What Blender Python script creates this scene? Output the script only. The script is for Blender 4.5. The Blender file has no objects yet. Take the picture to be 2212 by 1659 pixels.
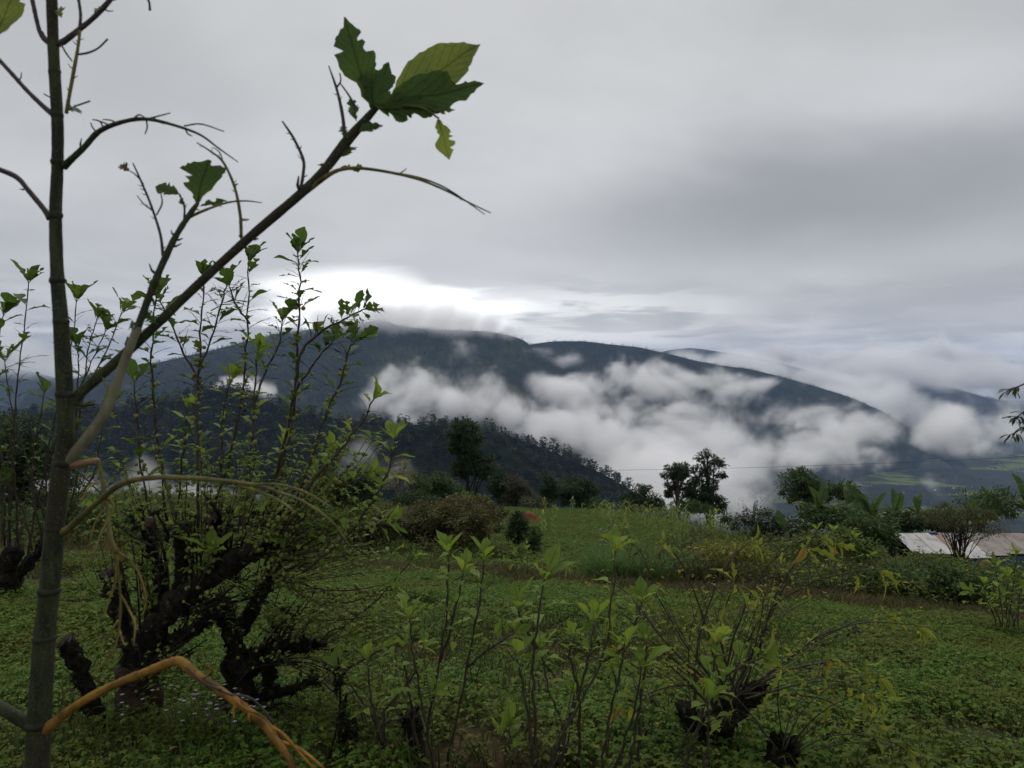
import bpy, math, random
import numpy as np
from mathutils import Vector, Matrix, noise as mnoise

S = bpy.context.scene
R = math.radians
CAMZ = 1.7
F = 1659.0                      # focal length in units of a 2212 x 1659 picture

# ------------------------------------------------------------------ camera
cam_d = bpy.data.cameras.new('camera')
cam = bpy.data.objects.new('camera', cam_d)
S.collection.objects.link(cam)
cam.location = (0, 0, CAMZ)
cam.rotation_euler = (R(90), 0, 0)
cam_d.lens = 27.0
cam_d.sensor_width = 36.0
cam_d.clip_start = 0.05
cam_d.clip_end = 40000
cam_d.dof.use_dof = True
cam_d.dof.focus_distance = 9.0
cam_d.dof.aperture_fstop = 11.0
S.camera = cam

# ------------------------------------------------------------------ render
S.render.engine = 'CYCLES'
cy = S.cycles
cy.max_bounces = 20
cy.diffuse_bounces = 3
cy.glossy_bounces = 2
cy.transmission_bounces = 4
cy.volume_bounces = 18
cy.transparent_max_bounces = 12
cy.volume_step_rate = 1.0
cy.volume_max_steps = 512
cy.use_denoising = True
cy.caustics_reflective = False
cy.caustics_refractive = False
cy.use_adaptive_sampling = True
cy.adaptive_threshold = 0.02
cy.sample_clamp_indirect = 4.0
S.view_settings.view_transform = 'Standard'
S.view_settings.look = 'None'
S.view_settings.exposure = 0.2
S.view_settings.gamma = 1.0


# ------------------------------------------------------------------ node helper
class NT:
    """short-hand for building node trees"""
    def __init__(self, tree):
        self.t = tree
        self.n = tree.nodes
        self.l = tree.links

    def node(self, typ, **kw):
        nd = self.n.new(typ)
        for k, v in kw.items():
            setattr(nd, k, v)
        return nd

    def put(self, sock, v):
        if v is None:
            return
        if isinstance(v, bpy.types.NodeSocket):
            self.l.new(v, sock)
        else:
            sock.default_value = v

    def math(self, op, a, b=None, c=None, clamp=False):
        nd = self.node('ShaderNodeMath', operation=op, use_clamp=clamp)
        for i, v in enumerate((a, b, c)):
            self.put(nd.inputs[i], v)
        return nd.outputs[0]

    def vmath(self, op, a, b=None, scale=None):
        nd = self.node('ShaderNodeVectorMath', operation=op)
        self.put(nd.inputs[0], a)
        if b is not None:
            self.put(nd.inputs[1], b)
        if scale is not None:
            self.put(nd.inputs['Scale'], scale)
        return nd.outputs['Value'] if op in ('LENGTH', 'DISTANCE', 'DOT_PRODUCT') else nd.outputs[0]

    def noise(self, vec, scale=1.0, detail=4.0, rough=0.5, dist=0.0, out=0):
        nd = self.node('ShaderNodeTexNoise')
        if vec is not None:
            self.put(nd.inputs['Vector'], vec)
        nd.inputs['Scale'].default_value = scale
        nd.inputs['Detail'].default_value = detail
        nd.inputs['Roughness'].default_value = rough
        nd.inputs['Distortion'].default_value = dist
        return nd.outputs[out]

    def ramp(self, fac, lo, hi, a=0.0, b=1.0, smooth=True):
        nd = self.node('ShaderNodeMapRange', interpolation_type='SMOOTHSTEP' if smooth else 'LINEAR')
        self.put(nd.inputs[0], fac)
        for i, v in enumerate((lo, hi, a, b)):
            self.put(nd.inputs[1 + i], v)
        return nd.outputs[0]

    def mix(self, fac, a, b, mode='MIX'):
        nd = self.node('ShaderNodeMix', data_type='RGBA', blend_type=mode)
        self.put(nd.inputs[0], fac)
        for s, v in ((nd.inputs[6], a), (nd.inputs[7], b)):
            if isinstance(v, (tuple, list)) and len(v) == 3:
                v = (*v, 1.0)
            self.put(s, v)
        return nd.outputs[2]

    def sep(self, v):
        nd = self.node('ShaderNodeSeparateXYZ')
        self.put(nd.inputs[0], v)
        return nd.outputs

    def comb(self, x, y, z):
        nd = self.node('ShaderNodeCombineXYZ')
        for i, v in enumerate((x, y, z)):
            self.put(nd.inputs[i], v)
        return nd.outputs[0]


# ------------------------------------------------------------------ sky
SUN_AZ, SUN_EL = -6.0, 58.0          # the sun stands behind the cloud deck, over the mountain
w = bpy.data.worlds.new('World')
S.world = w
w.use_nodes = True
t = NT(w.node_tree)
t.n.clear()
d = t.node('ShaderNodeTexCoord').outputs['Generated']
dx, dy, dz = t.sep(d)
el = t.math('MULTIPLY', t.math('ARCSINE', dz), 57.2958)
az = t.math('MULTIPLY', t.math('ARCTAN2', dx, dy), 57.2958)
zz = t.math('ADD', t.math('ABSOLUTE', dz), 0.16)
q = t.comb(t.math('DIVIDE', dx, zz), t.math('DIVIDE', dy, zz), 0.0)
zz2 = t.math('ADD', t.math('ABSOLUTE', dz), 0.035)
q2 = t.comb(t.math('DIVIDE', dx, zz2), t.math('MULTIPLY', t.math('DIVIDE', dy, zz2), 1.0), 3.7)
n1 = t.noise(q, 0.55, 5, 0.5, 0.5)
n2 = t.noise(t.vmath('ADD', q, (4.3, 9.1, 2.2)), 1.5, 5, 0.55, 0.25)
n3 = t.noise(q2, 0.30, 5, 0.55, 0.7)
# the even deck
deck = t.math('ADD', t.math('MULTIPLY', n1, 0.75), t.math('MULTIPLY', n2, 0.25))
deckv = t.ramp(deck, 0.36, 0.63)
sunv = Vector((math.sin(R(SUN_AZ)) * math.cos(R(9)), math.cos(R(SUN_AZ)) * math.cos(R(9)), math.sin(R(9))))
glow = t.math('POWER', t.math('MAXIMUM', t.vmath('DOT_PRODUCT', d, tuple(sunv)), 0.0), 5.0)
colA = t.mix(deckv, (0.405, 0.409, 0.410), (0.59, 0.597, 0.598))
colA = t.mix(t.math('MULTIPLY', glow, 0.30), colA, (0.85, 0.855, 0.86))
# low streaky layers towards the horizon
low = t.ramp(el, 10.0, 2.5)
streak = t.ramp(n3, 0.34, 0.68)
colL = t.mix(streak, (0.455, 0.452, 0.455), (0.81, 0.80, 0.80))
colB = t.mix(low, colA, colL)
# a heavier fold of cloud hanging on the right
fa = t.math('DIVIDE', t.math('SUBTRACT', az, 24.0), 26.0)
fe = t.math('DIVIDE', t.math('ADD', t.math('SUBTRACT', el, 12.5), t.math('MULTIPLY', t.math('SUBTRACT', n1, 0.5), 16.0)), 5.5)
fold = t.ramp(t.math('SQRT', t.math('ADD', t.math('MULTIPLY', fa, fa), t.math('MULTIPLY', fe, fe))), 1.15, 0.2)
colB = t.mix(t.math('MULTIPLY', fold, 0.70), colB, (0.27, 0.275, 0.285))
# the bright break in the deck above the mountain, torn to streaks on its right
jit = t.math('ADD', t.math('MULTIPLY', t.math('SUBTRACT', n3, 0.5), 6.0), t.math('MULTIPLY', t.math('SUBTRACT', n2, 0.5), 4.0))
ga = t.math('DIVIDE', t.math('ADD', t.math('SUBTRACT', az, -8.0), t.math('MULTIPLY', jit, 2.2)), 9.5)
ge = t.math('DIVIDE', t.math('ADD', t.math('ADD', t.math('SUBTRACT', el, 5.1), t.math('MULTIPLY', t.math('ADD', az, 8.0), 0.09)), t.math('MULTIPLY', jit, 0.55)), 3.4)
rr = t.math('SQRT', t.math('ADD', t.math('MULTIPLY', ga, ga), t.math('MULTIPLY', ge, ge)))
gap = t.ramp(rr, 1.15, 0.7)
n4 = t.noise(t.vmath('ADD', q2, (7.7, 1.3, 5.1)), 0.55, 6, 0.6, 0.6)
sa = t.math('DIVIDE', t.math('SUBTRACT', az, 3.0), 16.0)
se = t.math('DIVIDE', t.math('SUBTRACT', el, 4.6), 3.6)
sr = t.ramp(t.math('SQRT', t.math('ADD', t.math('MULTIPLY', sa, sa), t.math('MULTIPLY', se, se))), 1.1, 0.3)
tear = t.math('MULTIPLY', sr, t.ramp(n4, 0.40, 0.54))
colC = t.mix(t.math('MULTIPLY', tear, 0.85), colB, (1.05, 1.045, 1.03))
colC = t.mix(gap, colC, (1.5, 1.49, 1.47))
sky = t.node('ShaderNodeTexSky', sky_type='NISHITA', sun_disc=False)
sky.sun_elevation = R(SUN_EL)
sky.sun_rotation = R(SUN_AZ)
skyc = t.mix(1.0, sky.outputs[0], (0.08, 0.08, 0.08), 'MULTIPLY')
col = t.mix(0.97, skyc, colC)
bg = t.node('ShaderNodeBackground')
bg.inputs[1].default_value = 0.92
t.l.new(col, bg.inputs[0])
t.l.new(bg.outputs[0], t.node('ShaderNodeOutputWorld').inputs[0])

sun_d = bpy.data.lights.new('sun', 'SUN')
sun_d.energy = 1.5
sun_d.angle = R(35)
sun_d.color = (1.0, 0.96, 0.9)
sun = bpy.data.objects.new('sun', sun_d)
S.collection.objects.link(sun)
sd = Vector((math.sin(R(SUN_AZ)) * math.cos(R(SUN_EL)), math.cos(R(SUN_AZ)) * math.cos(R(SUN_EL)), math.sin(R(SUN_EL))))
sun.rotation_euler = sd.to_track_quat('Z', 'Y').to_euler()
sun.location = (0, 30, 60)


# ------------------------------------------------------------------ mesh and object helpers
def at(x, y, Y):
    """point at picture place (x, y) of the 2212-wide photograph, Y metres in front of the camera"""
    return Vector(((x - 1106) / F * Y, Y, CAMZ + (829.5 - y) / F * Y))


def link(o, parent=None):
    S.collection.objects.link(o)
    if parent is not None:
        o.parent = parent
    return o


def tag(o, label=None, cat=None, group=None, kind=None):
    if label:
        o['label'] = label
    if cat:
        o['category'] = cat
    if group:
        o['group'] = group
    if kind:
        o['kind'] = kind
    return o


def empty(name, loc, rz=0.0):
    o = bpy.data.objects.new(name, None)
    o.empty_display_size = 0.1
    o.location = loc
    o.rotation_euler = (0, 0, rz)
    return link(o)


def mesh_np(name, verts, quads=None, tris=None, smooth=True, uv=None):
    """mesh from numpy arrays"""
    me = bpy.data.meshes.new(name)
    verts = np.asarray(verts, dtype=np.float32)
    nq = 0 if quads is None else len(quads)
    nt = 0 if tris is None else len(tris)
    me.vertices.add(len(verts))
    me.vertices.foreach_set('co', verts.ravel())
    li = []
    if nq:
        li.append(np.asarray(quads, dtype=np.int32).ravel())
    if nt:
        li.append(np.asarray(tris, dtype=np.int32).ravel())
    if li:
        li = np.concatenate(li)
        me.loops.add(len(li))
        me.loops.foreach_set('vertex_index', li)
        starts = np.concatenate([np.arange(nq) * 4, nq * 4 + np.arange(nt) * 3]).astype(np.int32)
        me.polygons.add(nq + nt)
        me.polygons.foreach_set('loop_start', starts)
        me.polygons.foreach_set('use_smooth', np.full(nq + nt, smooth, dtype=bool))
        if uv is not None:
            ul = me.uv_layers.new(name='UVMap')
            ul.data.foreach_set('uv', np.asarray(uv, dtype=np.float32)[li].ravel())
    me.update(calc_edges=True)
    me.validate()
    return me


class MB:
    """collects geometry for one mesh"""
    def __init__(self):
        self.v = []
        self.q = []
        self.t = []
        self.uv = []

    def tube(self, pts, rad, n=6, cap=True, bump=0.0, rng=random):
        pts = [Vector(p) for p in pts]
        m = len(pts)
        if not hasattr(rad, '__len__'):
            rad = [rad] * m
        base = len(self.v)
        up = None
        for i in range(m):
            a = pts[max(i - 1, 0)]
            b = pts[min(i + 1, m - 1)]
            tg = (b - a)
            if tg.length < 1e-9:
                tg = Vector((0, 0, 1))
            tg.normalize()
            if up is None:
                up = Vector((1, 0, 0)) if abs(tg.x) < 0.8 else Vector((0, 1, 0))
            sx = up - tg * up.dot(tg)
            if sx.length < 1e-6:
                sx = tg.orthogonal()
            sx.normalize()
            up = sx
            sy = tg.cross(sx)
            for k in range(n):
                a_ = 2 * math.pi * k / n
                r = rad[i] * (1 + (rng.uniform(-bump, bump) if bump else 0))
                self.v.append(pts[i] + (sx * math.cos(a_) + sy * math.sin(a_)) * r)
                self.uv.append((k / n, i / max(m - 1, 1)))
        for i in range(m - 1):
            for k in range(n):
                k2 = (k + 1) % n
                self.q.append((base + i * n + k, base + i * n + k2, base + (i + 1) * n + k2, base + (i + 1) * n + k))
        if cap:
            for i, p in ((0, pts[0]), (m - 1, pts[-1])):
                c = len(self.v)
                self.v.append(p)
                self.uv.append((0.5, 0.0 if i == 0 else 1.0))
                for k in range(n):
                    k2 = (k + 1) % n
                    f = (base + i * n + k, base + i * n + k2, c)
                    self.t.append(f if i else f[::-1])

    def add(self, verts, quads=(), tris=(), uv=None):
        b = len(self.v)
        self.v.extend(Vector(p) for p in verts)
        self.uv.extend(uv if uv is not None else [(0.5, 0.5)] * len(verts))
        self.q.extend(tuple(b + i for i in f) for f in quads)
        self.t.extend(tuple(b + i for i in f) for f in tris)

    def box(self, c, s, M=None):
        c = Vector(c)
        vs = []
        for z in (-1, 1):
            for y in (-1, 1):
                for x in (-1, 1):
                    p = Vector((x * s[0] / 2, y * s[1] / 2, z * s[2] / 2))
                    vs.append(c + (M @ p if M is not None else p))
        self.add(vs, [(0, 2, 3, 1), (4, 5, 7, 6), (0, 1, 5, 4), (2, 6, 7, 3), (0, 4, 6, 2), (1, 3, 7, 5)])

    def mesh(self, name, smooth=True):
        return mesh_np(name, np.array([tuple(p) for p in self.v]).reshape(-1, 3),
                       np.array(self.q, dtype=np.int32).reshape(-1, 4) if self.q else None,
                       np.array(self.t, dtype=np.int32).reshape(-1, 3) if self.t else None, smooth, np.array(self.uv))

    def build(self, name, mat, parent=None, smooth=True):
        o = bpy.data.objects.new(name, self.mesh(name, smooth))
        o.data.materials.append(mat)
        return link(o, parent)


def obj(name, me, mat=None, parent=None):
    if mat is not None and not me.materials:
        me.materials.append(mat)
    return link(bpy.data.objects.new(name, me), parent)


def fbm2(x, y, seed=0, octaves=5, gain=0.5):
    """vectorised value-noise fbm, about -1..1"""
    rs = np.random.RandomState(seed)
    perm = rs.permutation(512)
    val = rs.uniform(-1, 1, 512)
    out = np.zeros(np.broadcast(x, y).shape)
    amp, tot, fr = 1.0, 0.0, 1.0
    for o in range(octaves):
        X = x * fr + 17.3 * o
        Y = y * fr + 31.7 * o
        xi = np.floor(X).astype(int)
        yi = np.floor(Y).astype(int)
        fx = X - xi
        fy = Y - yi
        fx = fx * fx * (3 - 2 * fx)
        fy = fy * fy * (3 - 2 * fy)
        g = lambda a, b: val[perm[(perm[a & 511] + b) & 511]]
        v = (g(xi, yi) * (1 - fx) + g(xi + 1, yi) * fx) * (1 - fy) + (g(xi, yi + 1) * (1 - fx) + g(xi + 1, yi + 1) * fx) * fy
        out = out + v * amp
        tot += amp
        amp *= gain
        fr *= 2.03
    return out / tot * 1.6


def sstep(x, a, b):
    v = np.clip((x - a) / (b - a), 0, 1)
    return v * v * (3 - 2 * v)


# ------------------------------------------------------------------ materials
def new_mat(name):
    m = bpy.data.materials.new(name)
    m.use_nodes = True
    t = NT(m.node_tree)
    t.n.clear()
    out = t.node('ShaderNodeOutputMaterial')
    return m, t, out


def principled(t, col, rough=0.8, spec=0.3, bump=None, bstr=0.3, bdist=0.02):
    p = t.node('ShaderNodeBsdfPrincipled')
    if isinstance(col, tuple) and len(col) == 3:
        col = (*col, 1)
    t.put(p.inputs['Base Color'], col)
    t.put(p.inputs['Roughness'], rough)
    p.inputs['Specular IOR Level'].default_value = spec
    if bump is not None:
        b = t.node('ShaderNodeBump')
        b.inputs['Strength'].default_value = bstr
        b.inputs['Distance'].default_value = bdist
        t.l.new(bump, b.inputs['Height'])
        t.l.new(b.outputs[0], p.inputs['Normal'])
    return p


def rand_value(t):
    a = t.node('ShaderNodeNewGeometry').outputs['Random Per Island']
    b = t.node('ShaderNodeObjectInfo').outputs['Random']
    return t.math('FRACT', t.math('ADD', a, t.math('MULTIPLY', b, 7.13)))


def leaf_mat(name, c1, c2, c3=None, transl=0.35, rough=0.5, spec=0.2, veins=False, patch=9.0):
    """a leaf: two or three greens spread leaf by leaf, some light through the blade"""
    m, t, out = new_mat(name)
    r = rand_value(t)
    col = t.mix(r, c1, c2)
    if c3 is not None:
        col = t.mix(t.ramp(r, 0.86, 0.97), col, c3)
    pos = t.node('ShaderNodeTexCoord').outputs['Object']
    n = t.noise(pos, patch, 3, 0.6)
    col = t.mix(t.ramp(n, 0.35, 0.7, 0.0, 0.35), col, (c1[0] * 0.55, c1[1] * 0.55, c1[2] * 0.55))
    bump = None
    if veins:
        uv = t.node('ShaderNodeUVMap').outputs[0]
        u, v, _ = t.sep(uv)
        au = t.math('ABSOLUTE', t.math('SUBTRACT', u, 0.5))
        mid = t.ramp(au, 0.035, 0.012)
        side = t.math('SUBTRACT', t.math('MULTIPLY', v, 7.5), t.math('MULTIPLY', au, 5.0))
        sf = t.math('ABSOLUTE', t.math('SUBTRACT', t.math('FRACT', side), 0.5))
        sv = t.ramp(sf, 0.09, 0.03)
        ve = t.math('MAXIMUM', mid, t.math('MULTIPLY', sv, 0.8))
        col = t.mix(t.math('MULTIPLY', ve, 0.7), col, (c1[0] * 0.3, c1[1] * 0.3, c1[2] * 0.3))
        bump = t.math('SUBTRACT', 1.0, ve)
    p = principled(t, col, min(0.7, rough + 0.12), spec * 0.4, bump, 0.4, 0.002)
    tr = t.node('ShaderNodeBsdfTranslucent')
    t.l.new(t.mix(0.25, col, (c2[0] * 1.7, c2[1] * 1.7, c2[2] * 0.8)), tr.inputs[0])
    mx = t.node('ShaderNodeMixShader')
    mx.inputs[0].default_value = transl
    t.l.new(p.outputs[0], mx.inputs[1])
    t.l.new(tr.outputs[0], mx.inputs[2])
    t.l.new(mx.outputs[0], out.inputs[0])
    return m


def bark_mat(name, c1, c2, scale=30.0, rough=0.85, spec=0.2, lichen=None, bstr=0.5, bdist=0.004, stretch=0.35):
    m, t, out = new_mat(name)
    pos = t.node('ShaderNodeTexCoord').outputs['Object']
    ps = t.vmath('MULTIPLY', pos, (1, 1, stretch))
    n = t.noise(ps, scale, 6, 0.65)
    col = t.mix(t.ramp(n, 0.3, 0.7), c1, c2)
    if lichen is not None:
        n2 = t.noise(pos, scale * 0.5, 4, 0.7)
        col = t.mix(t.ramp(n2, 0.60, 0.68, 0, 0.8), col, lichen)
    p = principled(t, col, rough, spec, n, bstr, bdist)
    t.l.new(p.outputs[0], out.inputs[0])
    return m

# ------------------------------------------------------------------ terrain near by
EDGE_X = np.array([-40, -12, -5.2, -0.6, 3.4, 5.5, 7.6, 9.2, 14, 40.0])
EDGE_Y = np.array([21, 18.2, 17.6, 18.5, 17.0, 16.5, 15.2, 13.8, 10.5, 6.0])


def edge_y(X):
    return np.interp(X, EDGE_X, EDGE_Y)


def crest_y(X):
    return np.interp(X, [-80, -30, -12, 0, 20, 32, 45, 90], [50, 52, 62, 70, 70, 58, 54, 50])


def ground(X, Y, fine=True):
    X = np.asarray(X, dtype=float)
    Y = np.asarray(Y, dtype=float)
    e = edge_y(X)
    c = crest_y(X)
    z = -0.16 * np.minimum(Y, e) - 0.05 * X
    far = np.clip(Y, e, c) - e
    z = z - 0.129 * far - 0.18 * sstep(Y, e + 0.5, e + 1.6)
    z = z + 0.012 * np.maximum(X, 0) * np.clip(far / 20, 0, 1)
    z = z - 1.5 * sstep(X, 8, 18) * sstep(Y, 18, 32) - 1.6 * sstep(X, 14, 30) * sstep(Y, 34, 48)
    z = z - 0.55 * np.maximum(Y - c, 0) - 0.2 * np.clip(Y - c, 0, 6)
    if fine:
        z = z + 0.10 * fbm2(X * 0.35, Y * 0.35, 3, 3) + 0.035 * fbm2(X * 2.2, Y * 2.2, 4, 3)
    return z


def gpoint(X, Y, dz=0.0):
    return Vector((float(X), float(Y), float(ground(X, Y)) + dz))


def on_ground(x, Y, dz=0.0):
    """ground point under picture column x at depth Y"""
    return gpoint((x - 1106) / F * Y, Y, dz)


def soil_material():
    m, t, out = new_mat('field_soil')
    pos = t.node('ShaderNodeTexCoord').outputs['Object']
    n = t.noise(pos, 2.5, 6, 0.65)
    n2 = t.noise(pos, 0.6, 4, 0.5)
    col = t.mix(t.ramp(n, 0.35, 0.65), (0.035, 0.024, 0.014), (0.075, 0.045, 0.026))
    col = t.mix(t.ramp(n2, 0.4, 0.6, 0, 0.75), col, (0.030, 0.045, 0.014))
    p = principled(t, col, 0.95, 0.1, t.noise(pos, 14, 5, 0.7), 0.8, 0.05)
    t.l.new(p.outputs[0], out.inputs[0])
    return m


M_soil = soil_material()
ys = np.concatenate([np.linspace(-6, 4, 12), np.geomspace(4.3, 120, 190), np.geomspace(124, 1000, 40)])
us = np.linspace(-1, 1, 260)
gx = us[None, :] * (9 + 0.95 * np.maximum(ys, 0))[:, None]
gy = np.repeat(ys[:, None], len(us), 1)
gz = ground(gx, gy)
gz = gz + 12 * fbm2(gx / 90, gy / 90, 8, 4) * sstep(gy, 110, 250)
gz = np.maximum(gz, -470)


def grid_quads(nr, nc):
    i = np.arange(nr - 1)[:, None] * nc + np.arange(nc - 1)[None, :]
    return np.stack([i, i + 1, i + nc + 1, i + nc], -1).reshape(-1, 4)


def grid_obj(name, gx, gy, gz, mat):
    v = np.stack([gx, gy, gz], -1).reshape(-1, 3)
    return tag(obj(name, mesh_np(name, v, grid_quads(*gx.shape)), mat), kind='structure')


field = grid_obj('ground', gx, gy, gz, M_soil)


# ------------------------------------------------------------------ hills and valley
def forest_floor(name, ca, cb, cc, s=0.02, fields=0.0, fcol=(0.06, 0.085, 0.022), fscale=0.0035, fstretch=3.0, flo=0.56, fhi=0.60):
    m, t, out = new_mat(name)
    pos = t.node('ShaderNodeTexCoord').outputs['Object']
    n = t.noise(pos, s, 8, 0.7)
    n2 = t.noise(pos, s * 0.12, 4, 0.55)
    col = t.mix(t.ramp(n, 0.38, 0.62), ca, cb)
    col = t.mix(t.ramp(n2, 0.42, 0.62, 0, 0.7), col, cc)
    if fields > 0:
        ps = t.vmath('MULTIPLY', pos, (1, fstretch, fstretch))
        nf = t.noise(ps, fscale, 3, 0.5, 0.3)
        k = t.ramp(nf, flo, fhi, 0, fields)
        col = t.mix(k, col, t.mix(t.ramp(t.noise(ps, fscale * 6, 2), 0.4, 0.6), fcol, tuple(c * 0.7 for c in fcol)))
    p = principled(t, col, 0.95, 0.05, n, 1.0, 6.0)
    t.l.new(p.outputs[0], out.inputs[0])
    return m


M_hill1 = forest_floor('near_hill_forest_floor', (0.010, 0.017, 0.010), (0.022, 0.034, 0.018), (0.017, 0.024, 0.015), 0.06)
M_hill2 = forest_floor('mountain_forest_floor', (0.008, 0.015, 0.011), (0.030, 0.044, 0.026), (0.014, 0.020, 0.014), 0.022,
                       0.8, (0.060, 0.074, 0.030), 0.0034, 1.0, 0.54, 0.64)
M_hill5 = forest_floor('far_hill_forest_floor', (0.010, 0.014, 0.014), (0.02, 0.026, 0.024), (0.015, 0.018, 0.018), 0.01)
M_valley = forest_floor('valley_floor_cover', (0.013, 0.018, 0.014), (0.026, 0.035, 0.022), (0.02, 0.026, 0.018), 0.016,
                        1.0, (0.105, 0.14, 0.036), 0.0022, 1.6, 0.545, 0.565)

FLOOR = -460.0


def hill(name, prof, Yr, W, mat, nu=420, nt=150, seed=1, rough=1.0, xs=None, back=0.5, gully=60.0, bend=None, wpow=0.6):
    """a ridge: prof is its skyline (picture x, picture y), Yr its distance, W the run of its front slope"""
    px = np.array([p[0] for p in prof], dtype=float)
    py = np.array([p[1] for p in prof], dtype=float)
    x = np.linspace(px[0], px[-1], nu)
    k = np.ones(9) / 9
    y = np.interp(x, px, py)
    y = np.convolve(np.pad(y, 4, mode='edge'), k, 'valid')
    D = Yr if bend is None else np.interp(x, [b[0] for b in bend], [b[1] for b in bend])
    D = D * np.ones(nu)
    X = (x - 1106) / F * D
    Z = CAMZ + (829.5 - y) / F * D
    tt = np.concatenate([np.linspace(-back, 0, 14)[:-1], np.linspace(0, 1, nt) ** 1.15])
    T = tt[:, None]
    W = W * np.clip((Z - FLOOR) / (Z - FLOOR).max(), 0.05, 1) ** wpow
    YY = D[None, :] - T * (W[None, :] if hasattr(W, '__len__') else W)
    XX = np.repeat(X[None, :], len(tt), 0) * (1 - 0.10 * T)
    h = (Z[None, :] - FLOOR)
    prof_t = np.where(T >= 0, 1 - np.clip(T, 0, 1) ** 0.92, 1 - np.abs(T) * 0.9)
    ZZ = FLOOR + h * prof_t
    amp = np.clip(np.abs(T) * 3.0, 0, 1) * np.clip((1 - T) * 3, 0, 1)
    g = np.abs(fbm2(XX / (6.5 * gully) + 0.25 * YY / (6.5 * gully), YY / (16 * gully), seed, 4))
    ZZ = ZZ + amp * (0.6 - g * 1.7) * gully * rough
    ZZ = ZZ + np.clip(amp + 0.05, 0, 1) * fbm2(XX / (1.2 * gully), YY / (1.2 * gully), seed + 5, 4) * gully * 0.16 * rough
    o = grid_obj(name, XX, YY, ZZ, mat)
    return o, XX, YY, ZZ


H1 = [(-500, 930), (-100, 905), (200, 885), (350, 868), (440, 846), (500, 834), (560, 862), (650, 892), (740, 905), (820, 914), (920, 918), (1010, 921), (1100, 942),
      (1200, 978), (1300, 1022), (1380, 1068), (1480, 1125), (1600, 1200)]
H1b = [(300, 1010), (600, 960), (820, 935), (940, 928), (1010, 935), (1080, 958), (1150, 995), (1220, 1042), (1290, 1088), (1380, 1150), (1450, 1200)]
H2 = [(60, 850), (150, 822), (230, 797), (330, 785), (440, 761), (500, 746), (600, 720), (700, 708), (770, 701), (800, 694), (830, 690), (855, 702), (900, 708), (960, 712),
      (1050, 715), (1100, 724), (1140, 738), (1165, 772), (1230, 794), (1270, 806), (1320, 850), (1400, 930), (1470, 1000)]
H3 = [(1000, 770), (1100, 752), (1160, 742), (1200, 737), (1260, 737), (1320, 744), (1380, 750), (1450, 766), (1500, 779), (1560, 790), (1620, 797), (1690, 815), (1760, 834),
      (1830, 856), (1900, 886), (1950, 918), (2000, 960), (2060, 1010)]
H3b = [(1300, 800), (1400, 765), (1450, 778), (1510, 798), (1560, 822), (1620, 860), (1700, 900), (1800, 950)]
H4 = [(1380, 775), (1440, 757), (1490, 751), (1560, 760), (1620, 768), (1700, 788), (1735, 797), (1780, 812), (1820, 806), (1860, 798), (1885, 798), (1920, 812), (2000, 850), (2100, 900)]
H5 = [(1820, 880), (1870, 850), (1910, 832), (1980, 826), (2060, 838), (2120, 856), (2212, 878), (2350, 900), (2600, 880), (2900, 900)]
H6 = [(-700, 800), (-300, 780), (-50, 790), (60, 800), (140, 822), (230, 850), (330, 900)]

o_h1, *G1 = hill('forest_hill', H1, 1000, 640, M_hill1, 420, 160, 11, 1.0, gully=38)
o_h1b, *G1b = hill('forest_spur', H1b, 780, 420, M_hill1, 260, 110, 15, 0.8, gully=26)
o_h2, *G2 = hill('mountain', H2, 3300, 1700, M_hill2, 460, 190, 21, 1.0, gully=125)
o_h3, *G3 = hill('mountain_ridge', H3, 3900, 1500, M_hill2, 460, 170, 31, 1.0, gully=115, wpow=2.2)
o_h3b, *G3b = hill('mountain_spur', H3b, 3500, 1300, M_hill2, 240, 120, 35, 0.8, gully=60, wpow=2.0)
o_h4, *G4 = hill('distant_ridge', H4, 7500, 3000, M_hill5, 300, 60, 41, 1.0, gully=120)
o_h5, *G5 = hill('blue_hill', H5, 6800, 1900, M_hill5, 340, 90, 51, 1.0, gully=120)
o_h6, *G6 = hill('left_mountain', H6, 5200, 2400, M_hill5, 240, 80, 61, 1.0, gully=110)

vy = np.geomspace(500, 13000, 200)
vu = np.linspace(-1.05, 1.05, 220)
vx = vu[None, :] * vy[:, None]
vyy = np.repeat(vy[:, None], 220, 1)
vz = FLOOR + 18 * fbm2(vx / 500, vyy / 500, 71, 4) + 30 * np.maximum(0, fbm2(vx / 1300, vyy / 1300, 73, 3)) + 0.02 * np.maximum(vyy - 4000, 0)
valley = grid_obj('valley_floor', vx, vyy, vz, M_valley)


# ------------------------------------------------------------------ leaves, stems and shrubs close by
M_figleaf = leaf_mat('fig_leaf', (0.055, 0.10, 0.024), (0.10, 0.165, 0.036), (0.18, 0.21, 0.035), 0.4, 0.4, 0.3, True, 12)
M_brightleaf = leaf_mat('young_leaf', (0.125, 0.21, 0.036), (0.235, 0.325, 0.056), (0.34, 0.35, 0.065), 0.42, 0.4, 0.35, True, 12)
M_yellowleaf = leaf_mat('yellowing_leaf', (0.20, 0.25, 0.035), (0.32, 0.34, 0.05), (0.30, 0.18, 0.04), 0.4, 0.5, 0.25, True, 14)
M_stem = bark_mat('young_bark', (0.024, 0.020, 0.014), (0.078, 0.060, 0.042), 60, 0.7, 0.25)
M_stem_g = bark_mat('green_bark', (0.030, 0.036, 0.016), (0.07, 0.075, 0.032), 50, 0.7, 0.25)
M_black = bark_mat('mossy_black_bark', (0.008, 0.007, 0.006), (0.034, 0.029, 0.022), 24, 0.95, 0.1, (0.14, 0.14, 0.115), 1.0, 0.02, 0.7)
M_trunk = bark_mat('lichened_bark', (0.030, 0.020, 0.015), (0.085, 0.055, 0.042), 22, 0.9, 0.15, (0.20, 0.21, 0.19), 0.8, 0.01, 0.6)
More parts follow.
